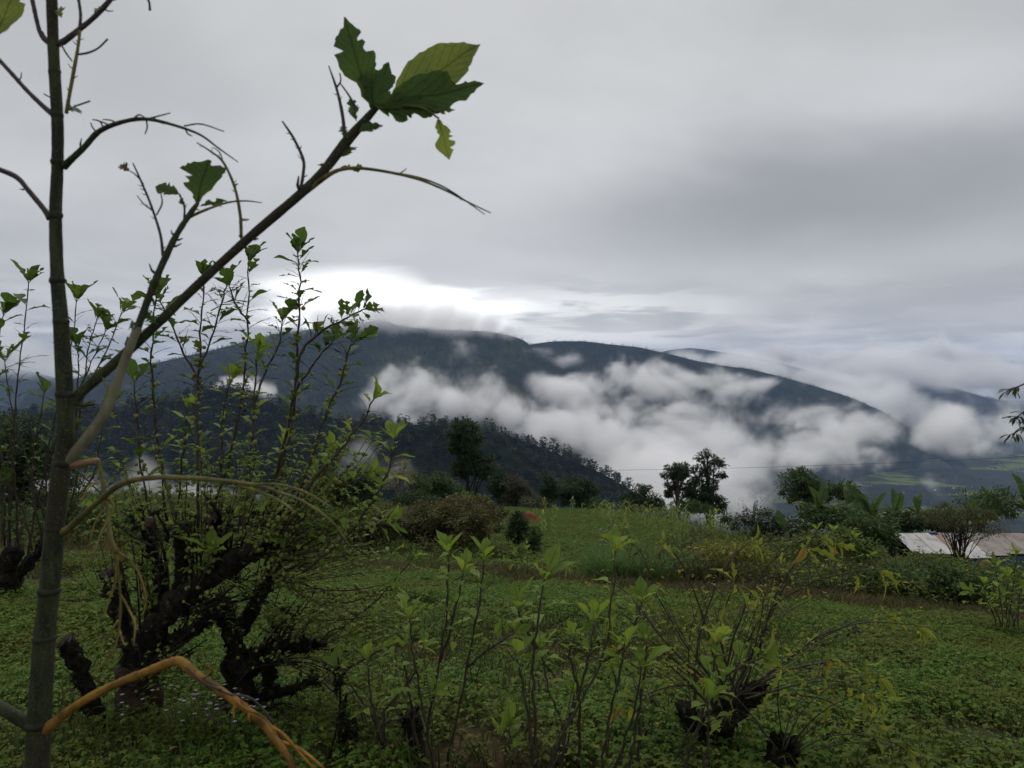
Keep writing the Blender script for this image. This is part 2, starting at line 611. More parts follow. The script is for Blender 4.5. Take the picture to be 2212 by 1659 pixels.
M_moss = leaf_mat('black_moss', (0.008, 0.009, 0.006), (0.028, 0.029, 0.014), (0.06, 0.065, 0.03), 0.1, 0.9, 0.1)
M_fig = leaf_mat('fig_fruit', (0.13, 0.17, 0.038), (0.20, 0.23, 0.055), (0.26, 0.19, 0.045), 0.0, 0.5, 0.4, False, 60)
M_twig = bark_mat('leaf_skeleton', (0.03, 0.03, 0.02), (0.06, 0.055, 0.03), 60, 0.8, 0.2)


def leaf_mesh(name, L=1.0, W=0.5, n=9, bite=0.3, curl=0.2, fold=0.25, seed=0, petiole=0.16, lobes=0.0, peak=0.55, wav=0.0, notch=None):
    """one blade: midrib and two eaten margins; base at the origin, tip along +Y, face up +Z"""
    rg = random.Random(seed)
    b = MB()
    mid, lf, rt, uvs = [], [], [], []
    nts = [[(rg.uniform(.12, .95), rg.uniform(.025, .09), rg.uniform(.25, .7)) for _ in range(notch or 0)] for _ in (0, 1)]
    for i in range(n + 1):
        s = i / n
        w = (math.sin(math.pi * min(1, s ** (math.log(0.5) / math.log(peak)))) ** 0.8) * W * 0.5 if 0 < s < 1 else 0.0
        w *= 1 - 0.45 * max(0.0, (s - 0.6) / 0.4) ** 1.2
        w = max(w, 0.012 * W)
        y = petiole * L + s * L
        z = -curl * L * s * s + 0.02 * L * math.sin(s * 9 + seed)
        cut = []
        for sd_ in (0, 1):
            k = 1.0
            if notch is not None:
                for nc, nw, nd_ in nts[sd_]:
                    if abs(s - nc) < nw:
                        k = min(k, 1 - nd_ * math.sqrt(1 - (abs(s - nc) / nw) ** 2))
                k *= rg.uniform(0.95, 1.03)
            elif 0.08 < s < 0.97:
                k = 1 - lobes * (0.5 + 0.5 * math.cos(i * math.pi))
                if rg.random() < bite:
                    k *= rg.uniform(0.12, 0.7)
                else:
                    k *= rg.uniform(0.88, 1.05)
            cut.append(w * k)
        yj = [rg.uniform(-0.35, 0.35) * L / n if 0 < i < n else 0 for _ in (0, 1)]
        mid.append(Vector((0, y, z)))
        lf.append(Vector((-cut[0], y + 0.25 * cut[0] + yj[0], z + fold * cut[0] + wav * W * rg.uniform(-1, 1))))
        rt.append(Vector((cut[1], y + 0.25 * cut[1] + yj[1], z + fold * cut[1] + wav * W * rg.uniform(-1, 1))))
        uvs.append((s, 0.5 - cut[0] / W * 1.0, 0.5 + cut[1] / W * 1.0))
    vs, uv, qs = [], [], []
    for i in range(n + 1):
        vs += [lf[i], mid[i], rt[i]]
        s, a, c = uvs[i]
        uv += [(a, s), (0.5, s), (c, s)]
    for i in range(n):
        k = i * 3
        qs += [(k, k + 1, k + 4, k + 3), (k + 1, k + 2, k + 5, k + 4)]
    b.add(vs, qs, uv=uv)
    if petiole > 0:
        b.tube([(0, 0, 0), (0, petiole * L, 0), (0, petiole * L + 0.35 * L, -curl * L * 0.1 - 0.006 * L)], [0.014 * L, 0.012 * L, 0.004 * L], 3, False)
    return b.mesh(name)


def skeleton_mesh(name, L=1.0, seed=0, curl=0.35, tissue=0.3):
    """a leaf eaten down to its ribs"""
    rg = random.Random(seed)
    b = MB()
    pts = [Vector((0.03 * L * math.sin(5 * s + seed), s * L * 1.1, -curl * L * s * s)) for s in (0, 0.25, 0.5, 0.75, 1.0)]
    b.tube(pts, [0.016 * L, 0.014 * L, 0.011 * L, 0.008 * L, 0.004 * L], 3, False)
    for k in range(9):
        s = rg.uniform(0.25, 0.98)
        i = min(3, int(s * 4))
        p = pts[i].lerp(pts[i + 1], s * 4 - i)
        sd = rg.choice((-1, 1))
        ln = rg.uniform(0.08, 0.3) * L
        e = p + Vector((sd * ln * 0.8, ln * 0.65, -rg.uniform(0, 0.4) * ln))
        b.tube([p, p.lerp(e, 0.5) + Vector((0, 0, 0.06 * ln)), e], [0.008 * L, 0.007 * L, 0.003 * L], 3, False)
        if rg.random() < tissue:
            q = p + Vector((sd * ln * rg.uniform(.3, .7), -0.02 * L, 0))
            b.add([p, p.lerp(e, 0.8), q, pts[i]], [(0, 1, 2, 3)])
    return b.mesh(name)


LEAF_FIG = [leaf_mesh('fig_leaf', 1, 0.62, 9, 0.30, 0.15, 0.35, 100 + i, wav=0.04) for i in range(7)]
LEAF_EAT = [leaf_mesh('fig_leaf', 1, 0.55, 9, 0.62, 0.3, 0.3, 140 + i, wav=0.08) for i in range(6)]
LEAF_YNG = [leaf_mesh('young_leaf', 1, 0.50, 9, 0.12, 0.22, 0.4, 180 + i, wav=0.03) for i in range(6)]
LEAF_YEA = [leaf_mesh('young_leaf', 1, 0.48, 9, 0.55, 0.3, 0.35, 190 + i, wav=0.06) for i in range(6)]
LEAF_YEL = [leaf_mesh('yellow_leaf', 1, 0.34, 9, 0.45, 0.75, 0.5, 220 + i, wav=0.05) for i in range(5)]
SKEL = [skeleton_mesh('leaf_skeleton', 1, 260 + i) for i in range(6)]
for me_ in LEAF_FIG + LEAF_EAT:
    me_.materials.append(M_figleaf)
for me_ in LEAF_YNG + LEAF_YEA:
    me_.materials.append(M_brightleaf)
for me_ in LEAF_YEL:
    me_.materials.append(M_yellowleaf)
for me_ in SKEL:
    me_.materials.append(M_twig)


def fruit_mesh():
    b = MB()
    rows = [(-1.0, 0.06), (-0.72, 0.70), (-0.1, 1.0), (0.6, 0.8), (0.98, 0.22)]
    n = 7
    for z, r in rows:
        for k in range(n):
            a = 2 * math.pi * k / n
            b.v.append(Vector((r * math.cos(a), r * math.sin(a), z)))
            b.uv.append((k / n, z))
    for i in range(len(rows) - 1):
        for k in range(n):
            b.q.append((i * n + k, i * n + (k + 1) % n, (i + 1) * n + (k + 1) % n, (i + 1) * n + k))
    b.t += [(28, 28 + k, 28 + k + 1) for k in range(1, n - 1)] + [(0, k + 1, k) for k in range(1, n - 1)]
    return b.mesh('fig')


COUNT = {}
FRUIT = fruit_mesh()
FRUIT.materials.append(M_fig)


def smooth_path(pts, per=5):
    """Catmull-Rom through the points"""
    P = [Vector(p) for p in pts]
    if len(P) < 3:
        return [P[0].lerp(P[-1], i / per) for i in range(per + 1)]
    out = []
    for i in range(len(P) - 1):
        p0 = P[i - 1] if i else P[0] * 2 - P[1]
        p1, p2 = P[i], P[i + 1]
        p3 = P[i + 2] if i + 2 < len(P) else P[-1] * 2 - P[-2]
        for k in range(per):
            s = k / per
            out.append(0.5 * ((2 * p1) + (p2 - p0) * s + (2 * p0 - 5 * p1 + 4 * p2 - p3) * s * s + (3 * p1 - p0 - 3 * p2 + p3) * s ** 3))
    out.append(P[-1])
    return out


def aim(base, direction, up, scale):
    """matrix that lays a leaf's +Y along direction with +Z near up"""
    y = Vector(direction).normalized()
    z = Vector(up) - y * Vector(up).dot(y)
    if z.length < 1e-4:
        z = y.orthogonal()
    z.normalize()
    x = y.cross(z)
    s = scale if hasattr(scale, '__len__') else (scale, scale, scale)
    M = Matrix((x * s[0], y * s[1], z * s[2])).transposed().to_4x4()
    M.translation = base
    return M


def put(me, M, name, parent):
    o = bpy.data.objects.new(name, me)
    o.matrix_basis = M
    return link(o, parent)


def frame(tg):
    a = tg.orthogonal().normalized()
    return a, tg.cross(a).normalized()


def leafy_stem(root, org, pts, r0, r1, rg, tip=5, side=8, fruits=0, size=0.17, leaves=None, eaten=0.5, skel=0.35, mat=None,
               start=0.45, fstart=0.05, fend=0.72, spread=0.9, droop=0.0, fruit_r=0.0155, twigs=0):
    """stem (part) with its leaves and fruits (sub-parts); everything relative to the root's place"""
    leaves = leaves or LEAF_FIG
    path = [p - org for p in smooth_path(pts, 5)]
    m = len(path)
    amp = r0 * 0.8
    path = [p + Vector((rg.uniform(-amp, amp), rg.uniform(-amp, amp), 0)) if 0 < i < m - 1 else p for i, p in enumerate(path)]
    rad = [(r0 + (r1 - r0) * (i / (m - 1)) ** 0.8) * (1.25 if i % 2 else 0.92) for i in range(m)]
    b = MB()
    b.tube(path, rad, 6)

    def sample(s):
        f = s * (m - 1)
        i = min(m - 2, int(f))
        return path[i].lerp(path[i + 1], f - i), (path[i + 1] - path[i]).normalized(), rad[i]
    for k in range(twigs):
        p, tg, rr_ = sample(rg.uniform(0.25, 0.92))
        a, c = frame(tg)
        an = rg.uniform(0, 6.283)
        dr = (tg * rg.uniform(0.4, 1.0) + (a * math.cos(an) + c * math.sin(an)) * 0.8).normalized()
        ln = rg.uniform(0.06, 0.2)
        b.tube([p, p + dr * ln * 0.5 + Vector((0, 0, 0.01)), p + dr * ln], [rr_ * 0.4, rr_ * 0.3, rr_ * 0.15], 3, False)
    st = b.build('stem', mat or M_stem, root)
    # tip rosette
    p, tg, _ = sample(1.0)
    ph = rg.uniform(0, 6.28)
    for k in range(tip):
        a, c = frame(tg)
        an = ph + k * 2.4
        out = a * math.cos(an) + c * math.sin(an)
        open_ = rg.uniform(0.35, 1.0) * spread
        dr = (tg + out * open_ - Vector((0, 0, droop))).normalized()
        sc = size * rg.uniform(0.5, 1.15)
        me = rg.choice({id(LEAF_FIG): LEAF_EAT, id(LEAF_YNG): LEAF_YEA}.get(id(leaves), leaves)) if rg.random() < eaten * 0.7 else rg.choice(leaves)
        put(me, aim(p - tg * rg.uniform(0, 0.02), dr, tg - out * 0.6, sc), 'leaf', st)
    for k in range(side):
        s = start + (0.97 - start) * (k + rg.random()) / max(side, 1)
        p, tg, rr_ = sample(s)
        a, c = frame(tg)
        an = k * 2.4 + rg.uniform(-0.5, 0.5)
        out = a * math.cos(an) + c * math.sin(an)
        dr = (tg * rg.uniform(0.3, 0.8) + out + Vector((0, 0, rg.uniform(-0.2, 0.35) - droop))).normalized()
        u = rg.random()
        sc = size * rg.uniform(0.5, 1.0)
        if u < skel:
            put(rg.choice(SKEL), aim(p, dr, Vector((0, 0, 1)), sc * 1.05), 'leaf_skeleton', st)
        elif u < skel + eaten * (1 - skel) and leaves is not LEAF_YEL:
            put(rg.choice({id(LEAF_FIG): LEAF_EAT, id(LEAF_YNG): LEAF_YEA}.get(id(leaves), leaves)), aim(p, dr, Vector((0, 0, 1)), sc), 'leaf', st)
        else:
            put(rg.choice(leaves), aim(p, dr, Vector((0, 0, 1)), sc), 'leaf', st)
    extra = MB()
    for k in range(fruits):
        s = fstart + (fend - fstart) * rg.random()
        p, tg, rr_ = sample(s)
        a, c = frame(tg)
        an = rg.uniform(0, 6.283)
        out = a * math.cos(an) + c * math.sin(an)
        fr = fruit_r * rg.uniform(0.75, 1.15)
        Mf = aim(p + out * (rr_ + fr * rg.uniform(0.9, 1.8)), tg.orthogonal(), out, fr)
        if COUNT.get(root.name, 0) < 300:
            COUNT[root.name] = COUNT.get(root.name, 0) + 1
            put(FRUIT, Mf, 'fig', st)
        else:
            extra.add([Mf @ v_.co for v_ in FRUIT.vertices], [tuple(f.vertices) for f in FRUIT.polygons if len(f.vertices) == 4], [tuple(f.vertices) for f in FRUIT.polygons if len(f.vertices) == 3])
    if extra.v:
        tag(extra.build('figs', M_fig, st), kind='stuff')
    return st


def px_path(rows, Y0, Y1=None, jit=None):
    """picture polyline -> world points, depth running from Y0 to Y1"""
    Y1 = Y0 if Y1 is None else Y1
    n = len(rows)
    return [at(x, y, Y0 + (Y1 - Y0) * i / max(n - 1, 1)) for i, (x, y) in enumerate(rows)]


def shag(path, rad, n, ln, rg, hang=0.3):
    """black moss and root fringe standing off a limb"""
    b = MB()
    m = len(path)
    for _ in range(n):
        f = rg.uniform(0, m - 1.001)
        i = int(f)
        p = path[i].lerp(path[i + 1], f - i)
        tg = (path[i + 1] - path[i]).normalized()
        a, c = frame(tg)
        an = rg.uniform(0, 6.283)
        o = a * math.cos(an) + c * math.sin(an)
        r = rad[min(i, len(rad) - 1)]
        q = p + o * r * 0.85
        if rg.random() < 0.55:      # cushion of moss
            ll = ln * rg.uniform(0.25, 0.6)
            e = q + (o * 0.7 + Vector((rg.uniform(-1, 1), rg.uniform(-1, 1), rg.uniform(-1, 1)))).normalized() * ll
            wv = tg.cross(o).normalized() * ll * 0.5
            b.add([q - wv, q + wv, e + wv * .6, e - wv * .6], [(0, 1, 2, 3)])
        else:                        # hanging root or stalk
            ll = ln * rg.uniform(0.3, 1.0) ** 2 * 1.5
            e = q + (o * 0.8 + tg * rg.uniform(-0.8, 1.0) + Vector((rg.uniform(-.5, .5), rg.uniform(-.5, .5), -hang * rg.uniform(0, 2.5)))).normalized() * ll
            wv = tg.cross(o).normalized() * ln * rg.uniform(0.02, 0.07)
            b.add([q - wv, q + wv, e], (), [(0, 1, 2)])
    return b


def limb(root, org, rows, Y0, Y1, w0, w1, name, mat, rg, fringe=0, fl=0.05, bump=0.3, n=9):
    """thick knobbly limb; w0, w1 are diameters in metres"""
    path = [p - org for p in smooth_path(px_path(rows, Y0, Y1), 5)]
    m = len(path)
    rad = [(w0 + (w1 - w0) * i / (m - 1)) * 0.5 * rg.uniform(0.72, 1.32) for i in range(m)]
    amp = w1 * 0.16
    path = [p + Vector((rg.uniform(-amp, amp), rg.uniform(-amp, amp), 0)) if 0 < i < m - 1 else p for i, p in enumerate(path)]
    b = MB()
    b.tube(path, rad, n, True, bump, rg)
    o = b.build(name, mat, root)
    if fringe:
        tag(shag(path, rad, int(fringe * 2.2), fl * 1.2, rg).build('moss', M_moss, o), kind='stuff')
    return o



def thicket(root, org, lines, D, rg, mat, leaf_m, per=3, leaves=10, L=0.05, r=0.004, figs=0, jx=30, jy=20, dep=0.4):
    """fine shoots too many to pick apart: thin stems, small leaves"""
    b, lb, fb = MB(), MB(), MB()
    for rows in lines:
        for _ in range(per):
            ox, oy = rg.uniform(-jx, jx), rg.uniform(-jy, jy)
            Y = D + rg.uniform(-dep, dep)
            n = len(rows)
            pts = [at(x + ox * (0.3 + 0.9 * i / (n - 1)) + rg.uniform(-6, 6), y + oy * i / (n - 1) + rg.uniform(-6, 6), Y) - org for i, (x, y) in enumerate(rows)]
            path = smooth_path(pts, 4)
            m = len(path)
            b.tube(path, [r * (1 - .65 * i / (m - 1)) for i in range(m)], 4, False)
            for k in range(leaves):
                i = rg.randrange(m // 4, m)
                an = rg.uniform(0, 6.28)
                l_ = L * rg.uniform(.5, 1.4)
                dr = Vector((math.cos(an), math.sin(an), rg.uniform(-.3, .9)))
                leaflet(lb, path[i] + dr * l_ * .15, dr, Vector((rg.uniform(-.5, .5), rg.uniform(-.5, .5), 1)), l_, l_ * rg.uniform(.35, .6), .3, .3)
                if rg.random() < .35:
                    b.tube([path[i], path[i] + dr * l_ * 1.3], [r * .5, r * .25], 3, False)
            for k in range(figs):
                i = rg.randrange(0, int(m * .8))
                an = rg.uniform(0, 6.28)
                fr = 0.0145 * rg.uniform(.7, 1.1)
                c = path[i] + Vector((math.cos(an), math.sin(an), rg.uniform(-.5, .5))) * (fr * 1.4)
                fb.add([c + v_.co * fr for v_ in FRUIT.vertices], [tuple(f.vertices) for f in FRUIT.polygons if len(f.vertices) == 4])
    tag(b.build('fine_shoots', mat, root), kind='stuff')
    tag(lb.build('small_leaves', leaf_m, root), kind='stuff')
    if fb.v:
        tag(fb.build('small_figs', M_fig, root), kind='stuff')


def leaflet(b, base, direction, up, L, W, fold=0.3, droop=0.2):
    """small four-triangle leaf"""
    y = direction.normalized()
    z = up - y * up.dot(y)
    z = z.normalized() if z.length > 1e-5 else y.orthogonal().normalized()
    x = y.cross(z)
    p = [base, base + y * L * .45 - x * W * .5 + z * fold * W * .5, base + y * L * .5, base + y * L * .45 + x * W * .5 + z * fold * W * .5, base + y * L - z * droop * L]
    b.add(p, (), [(0, 2, 1), (0, 3, 2), (1, 2, 4), (2, 3, 4)], uv=[(0.5, 0), (0, .45), (.5, .5), (1, .45), (.5, 1)])

# ---- pollarded fig tree, the big one on the left
rg = random.Random(7)
D1 = 5.45
org = at(287, 1655, D1)
org.z = float(ground(org.x, org.y)) - 0.03
tA = tag(empty('pollarded_fig_tree', org), 'pollarded fig tree with forked black limbs and tall fruiting stems, left of centre', 'tree')
limb(tA, org, [(287, 1660), (284, 1580), (286, 1500), (292, 1420)], D1, D1, 0.22, 0.20, 'trunk', M_trunk, rg, 60, 0.03, 0.12, 11)
BL = [([(290, 1450), (330, 1360), (395, 1290), (470, 1235), (545, 1190)], 0.24, 0.16), ([(285, 1440), (268, 1350), (248, 1280), (232, 1238)], 0.15, 0.13),
      ([(340, 1350), (345, 1260), (330, 1180), (318, 1130)], 0.14, 0.09), ([(400, 1290), (398, 1210), (385, 1140)], 0.15, 0.10), ([(480, 1235), (470, 1170), (455, 1120)], 0.13, 0.10),
      ([(540, 1195), (580, 1160), (600, 1130)], 0.13, 0.08), ([(320, 1400), (400, 1370), (470, 1320)], 0.12, 0.09)]
for rows, a, c in BL:
    limb(tA, org, rows, D1, D1 + rg.uniform(-0.25, 0.25), a * .78, c * .78, 'limb', M_black, rg, 150, 0.06)
limb(tA, org, [(262, 1640), (225, 1570), (190, 1500), (165, 1430), (138, 1385)], D1 - 0.1, D1 - 0.35, 0.10, 0.11, 'dead_limb', M_black, rg, 120, 0.05)
limb(tA, org, [(330, 1640), (325, 1560), (335, 1500), (320, 1440)], D1 + 0.15, D1 + 0.15, 0.12, 0.10, 'side_trunk', M_trunk, rg, 60, 0.04)
limb(tA, org, [(188, 1490), (170, 1480), (160, 1455)], D1 - 0.3, D1 - 0.4, 0.05, 0.03, 'dead_limb', M_black, rg, 30, 0.04)

for k in range(26):
    x0, y0 = rg.choice([(318, 1140), (385, 1150), (455, 1130), (590, 1140), (235, 1245), (420, 1290), (340, 1340), (300, 1430), (500, 1230)])
    x0 += rg.uniform(-25, 25)
    y0 += rg.uniform(-10, 40)
    limb(tA, org, [(x0, y0), (x0 + rg.uniform(-12, 14), y0 - rg.uniform(15, 30)), (x0 + rg.uniform(-30, 34), y0 - rg.uniform(35, 75))], D1 + rg.uniform(-.2, .2), D1 + rg.uniform(-.3, .3), 0.03, 0.012, 'stub', M_black, rg, 14, 0.04, n=5)
FS = [  # stems of the big tree: base .. tip, side leaves, figs, tip leaves
    ([(565, 1165), (612, 1000), (636, 860), (646, 700), (648, 610), (643, 545)], 20, 26, 6),
    ([(445, 1140), (480, 1040), (510, 930), (528, 800), (536, 680), (538, 565)], 20, 24, 6),
    ([(427, 1140), (428, 1000), (428, 850), (433, 720), (440, 600)], 18, 24, 6),
    ([(362, 1130), (345, 980), (328, 830), (330, 720), (338, 640)], 14, 14, 6),
    ([(330, 1150), (305, 1010), (297, 900), (290, 825)], 8, 14, 4),
    ([(522, 1150), (538, 1040), (546, 930), (552, 830), (557, 765)], 9, 18, 6),
    ([(585, 1180), (655, 1040), (694, 925), (732, 830), (752, 760), (768, 735)], 12, 22, 5),
    ([(605, 1150), (665, 1055), (725, 982), (775, 922), (808, 862)], 8, 16, 5),
    ([(655, 1235), (745, 1160), (803, 1085), (840, 1010), (852, 950)], 9, 18, 4),
    ([(640, 820), (655, 755), (700, 712), (745, 690), (785, 668)], 14, 0, 4),
    ([(540, 700), (510, 660), (496, 620)], 6, 0, 3),
    ([(432, 830), (395, 760), (365, 690), (345, 650)], 9, 0, 4),
    ([(428, 810), (455, 730), (478, 660), (490, 610)], 9, 0, 4),
    ([(600, 1020), (625, 900), (640, 840), (690, 770), (720, 735)], 9, 4, 4),
    ([(545, 880), (575, 800), (603, 745), (610, 690)], 8, 0, 4),
    ([(470, 1130), (478, 1000), (480, 900), (500, 820)], 7, 16, 5),
    ([(545, 1170), (580, 1080), (600, 1010), (612, 960)], 5, 18, 5),
    ([(380, 1140), (392, 1020), (398, 950), (405, 880)], 5, 14, 4),
    ([(600, 1170), (690, 1090), (740, 1050), (790, 1030)], 5, 14, 5),
    ([(640, 1200), (720, 1180), (790, 1140), (830, 1130)], 5, 16, 4),
    ([(630, 1160), (680, 1080), (700, 1020), (712, 975)], 5, 16, 5),
]
DEP = [0, .1, -.1, .2, .1, -.05, .1, -.2, -.3, 0, .1, -.1, -.1, .1, 0, .25, .2, .1, -.1, -.2, .15]
for i, (rows, ns, nf, nt) in enumerate(FS):
    Y = D1 + DEP[i]
    lo = i >= 15 or i in (7, 8, 5)
    leafy_stem(tA, org, px_path(rows, Y, Y + rg.uniform(-0.15, 0.15)), 0.0115 if len(rows) > 4 else 0.008, 0.0045, rg, nt + 1, int(ns * 1.9), int(nf * 1.3),
               0.165 if not lo else 0.15, LEAF_YNG if lo else LEAF_FIG, 0.5, 0.28 if not lo else 0.15, start=0.25 if i < 15 else 0.5, twigs=8)
for (x0, y0, x1, y1) in ((215, 1100, 330, 1180), (160, 1010, 330, 1150), (420, 1180, 405, 1080), (560, 1170, 640, 1100), (560, 1200, 700, 1200)):
    leafy_stem(tA, org, px_path([(x1, y1), ((x0 + x1) / 2, (y0 + y1) / 2 + 10), (x0, y0)], D1 + rg.uniform(-.2, .2)), 0.007, 0.004, rg, 4, 4, 12, 0.11, LEAF_YNG, 0.3, 0.2)
# fruiting side shoots close to the limbs
for k in range(12):
    x0 = rg.uniform(470, 620)
    y0 = rg.uniform(1150, 1260)
    leafy_stem(tA, org, px_path([(x0, y0), (x0 + rg.uniform(20, 60), y0 - 50), (x0 + rg.uniform(60, 200), y0 - rg.uniform(20, 120))], D1 + rg.uniform(-.4, .3)),
               0.006, 0.003, rg, 2, 2, 14, 0.11, LEAF_YNG, 0.3, 0.2)
leafy_stem(tA, org, px_path([(440, 1240), (450, 1215), (452, 1195)], D1 - .35), 0.006, 0.005, rg, 6, 0, 0, 0.2, LEAF_YNG, spread=1.3)

thicket(tA, org, [[(330, 1160), (310, 1080), (290, 1000)], [(390, 1150), (385, 1070), (370, 980)], [(450, 1140), (455, 1050), (450, 960)], [(520, 1150), (540, 1060), (555, 980)], [(570, 1150), (620, 1070), (660, 990)],
              [(600, 1140), (680, 1080), (740, 1010)], [(600, 1180), (700, 1130), (790, 1080)], [(470, 1160), (500, 1080), (510, 1000)], [(545, 1200), (600, 1120), (630, 1040)], [(250, 1250), (240, 1180), (215, 1110)],
              [(600, 1200), (690, 1170), (770, 1150)], [(420, 1270), (430, 1200), (420, 1150)], [(330, 1330), (310, 1250), (270, 1190)], [(620, 1150), (690, 1050), (730, 960)], [(640, 1120), (740, 1020), (790, 930)]],
        D1, rg, M_stem, M_brightleaf, 6, 18, 0.062, 0.0045, 8, 40, 36)
thicket(tA, org, [[(300, 1440), (330, 1400), (370, 1410)], [(280, 1400), (240, 1390), (215, 1420)], [(400, 1300), (450, 1310), (490, 1350)], [(470, 1240), (520, 1260), (560, 1310)], [(250, 1290), (215, 1270), (190, 1230)], [(290, 1500), (340, 1480), (380, 1500)]],
        D1 - .1, rg, M_black, M_brightleaf, 9, 4, 0.05, 0.004, 1, 40, 40)
thicket(tA, org, [[(300, 1420), (290, 1330), (270, 1240), (262, 1170)], [(330, 1380), (325, 1280), (330, 1180)], [(370, 1330), (372, 1240), (362, 1150)], [(430, 1280), (430, 1200), (436, 1130)], [(500, 1240), (510, 1170), (520, 1100)],
              [(340, 1420), (400, 1370), (450, 1290)], [(420, 1320), (500, 1290), (570, 1260)], [(540, 1210), (590, 1180), (650, 1170)], [(300, 1460), (360, 1430), (420, 1400)]],
        D1, rg, M_black, M_moss, 6, 14, 0.05, 0.009, 2, 26, 30)
for (x, y, dx_) in ((232, 1236, -.3), (318, 1128, .1), (385, 1138, 0), (455, 1118, .2)):
    b = MB()
    c_ = at(x, y, D1 - .06) - org
    ax = Vector((dx_, -.75, .7)).normalized()
    b.tube([c_ - ax * .015, c_, c_ + ax * .006], [.05, .052, .03], 10, True, .12, rg)
    b.build('cut_face', M_trunk, tA)
# ---- second pollarded tree right behind it
D2 = 5.75
org = at(505, 1640, D2)
org.z = float(ground(org.x, org.y)) - 0.03
tB = tag(empty('pollarded_fig_tree', org), 'shorter pollarded fig tree with shaggy black trunk and horizontal stubs', 'tree')
limb(tB, org, [(505, 1660), (508, 1560), (515, 1480), (520, 1420)], D2, D2, 0.20, 0.21, 'trunk', M_black, rg, 240, 0.07)
for rows, a, c in [([(518, 1430), (498, 1350), (478, 1290)], 0.18, 0.13), ([(525, 1425), (585, 1400), (645, 1392), (705, 1388)], 0.15, 0.12), ([(512, 1510), (590, 1500), (690, 1468)], 0.10, 0.07),
                   ([(515, 1370), (560, 1290), (590, 1235)], 0.13, 0.10), ([(500, 1330), (455, 1310), (420, 1300)], 0.1, 0.08), ([(590, 1495), (575, 1450), (585, 1440)], 0.10, 0.09)]:
    limb(tB, org, rows, D2, D2 + rg.uniform(-0.2, 0.2), a * .75, c * .75, 'limb', M_black, rg, 170, 0.07)
for rows, ns, nf, nt in [([(700, 1385), (760, 1340), (830, 1280), (895, 1200)], 3, 18, 4), ([(640, 1390), (690, 1310), (760, 1300), (850, 1265)], 3, 26, 2), ([(590, 1235), (680, 1270), (760, 1275), (830, 1262)], 2, 30, 2),
                         ([(590, 1240), (640, 1190), (700, 1150), (740, 1120)], 3, 24, 3), ([(600, 1240), (690, 1210), (760, 1200), (850, 1190)], 2, 22, 3), ([(560, 1290), (640, 1330), (720, 1340), (800, 1330)], 3, 16, 3),
                         ([(690, 1470), (760, 1440), (830, 1400)], 6, 4, 3), ([(690, 1470), (740, 1500), (800, 1480)], 4, 2, 2), ([(690, 1390), (720, 1360), (760, 1370)], 4, 4, 3), ([(585, 1440), (600, 1380), (590, 1340)], 2, 10, 5)]:
    leafy_stem(tB, org, px_path(rows, D2, D2 - rg.uniform(0, .5)), 0.008, 0.0035, rg, nt, ns, nf, 0.12, LEAF_YNG, 0.4, 0.25, M_stem, 0.2, 0.05, 0.95, twigs=6)

thicket(tB, org, [[(590, 1240), (680, 1200), (770, 1170)], [(600, 1260), (700, 1240), (800, 1220)], [(640, 1385), (700, 1330), (780, 1290)], [(690, 1385), (750, 1370), (820, 1330)], [(600, 1240), (650, 1290), (720, 1310)], [(700, 1465), (760, 1420), (830, 1380)],
              [(690, 1470), (760, 1490), (820, 1450)], [(560, 1300), (620, 1350), (690, 1350)], [(590, 1240), (660, 1160), (740, 1100)]], D2 - .2, rg, M_stem, M_brightleaf, 6, 11, 0.055, 0.004, 8, 36, 36)
thicket(tB, org, [[(510, 1480), (540, 1420), (600, 1350)], [(520, 1420), (500, 1330), (480, 1260)], [(560, 1440), (640, 1420), (720, 1440)], [(520, 1560), (580, 1530), (640, 1560)], [(600, 1400), (620, 1340), (650, 1290)], [(560, 1300), (580, 1250), (610, 1190)]], D2, rg, M_black, M_moss, 7, 14, 0.05, 0.007, 1, 34, 34)
# ---- the fig tree standing at the picture's left edge, farther back
D3 = 11.0
org = on_ground(20, D3)
tC = tag(empty('pollarded_fig_tree', org), 'fig tree at the left edge with slender bare-topped stems behind the sapling', 'tree')
limb(tC, org, [(20, 1320), (22, 1280), (15, 1230), (30, 1180)], D3, D3, 0.26, 0.22, 'trunk', M_black, rg, 200, 0.08)
limb(tC, org, [(20, 1260), (70, 1210), (110, 1160)], D3, D3 - .2, 0.16, 0.12, 'limb', M_black, rg, 150, 0.08)
for rows, ns, nt in [([(20, 1180), (28, 1000), (35, 860), (48, 740), (62, 610)], 16, 6), ([(10, 1180), (5, 1000), (-10, 850), (-5, 740), (8, 680)], 10, 6), ([(60, 1200), (85, 1060), (130, 930), (190, 800), (228, 715)], 14, 6),
                     ([(100, 1170), (100, 1010), (120, 900), (150, 780), (165, 650)], 14, 5), ([(40, 1180), (25, 980), (0, 900), (-30, 820)], 8, 4), ([(110, 1160), (150, 1000), (175, 880), (190, 760), (210, 690)], 14, 5),
                     ([(90, 1170), (70, 1050), (75, 960), (95, 850)], 10, 4), ([(130, 1150), (165, 1040), (165, 900), (170, 790), (168, 750)], 12, 5), ([(130, 940), (180, 850), (230, 760), (262, 678)], 10, 4),
                     ([(120, 1160), (200, 1030), (215, 960), (230, 880)], 8, 4), ([(70, 1190), (50, 1100), (25, 1060), (10, 1040)], 4, 5), ([(110, 1160), (30, 900), (10, 780)], 6, 4)]:
    leafy_stem(tC, org, px_path(rows, D3, D3 + rg.uniform(-.4, .4)), 0.016, 0.007, rg, nt, ns, 0, 0.34, LEAF_FIG, 0.5, 0.5, start=0.35, twigs=8)

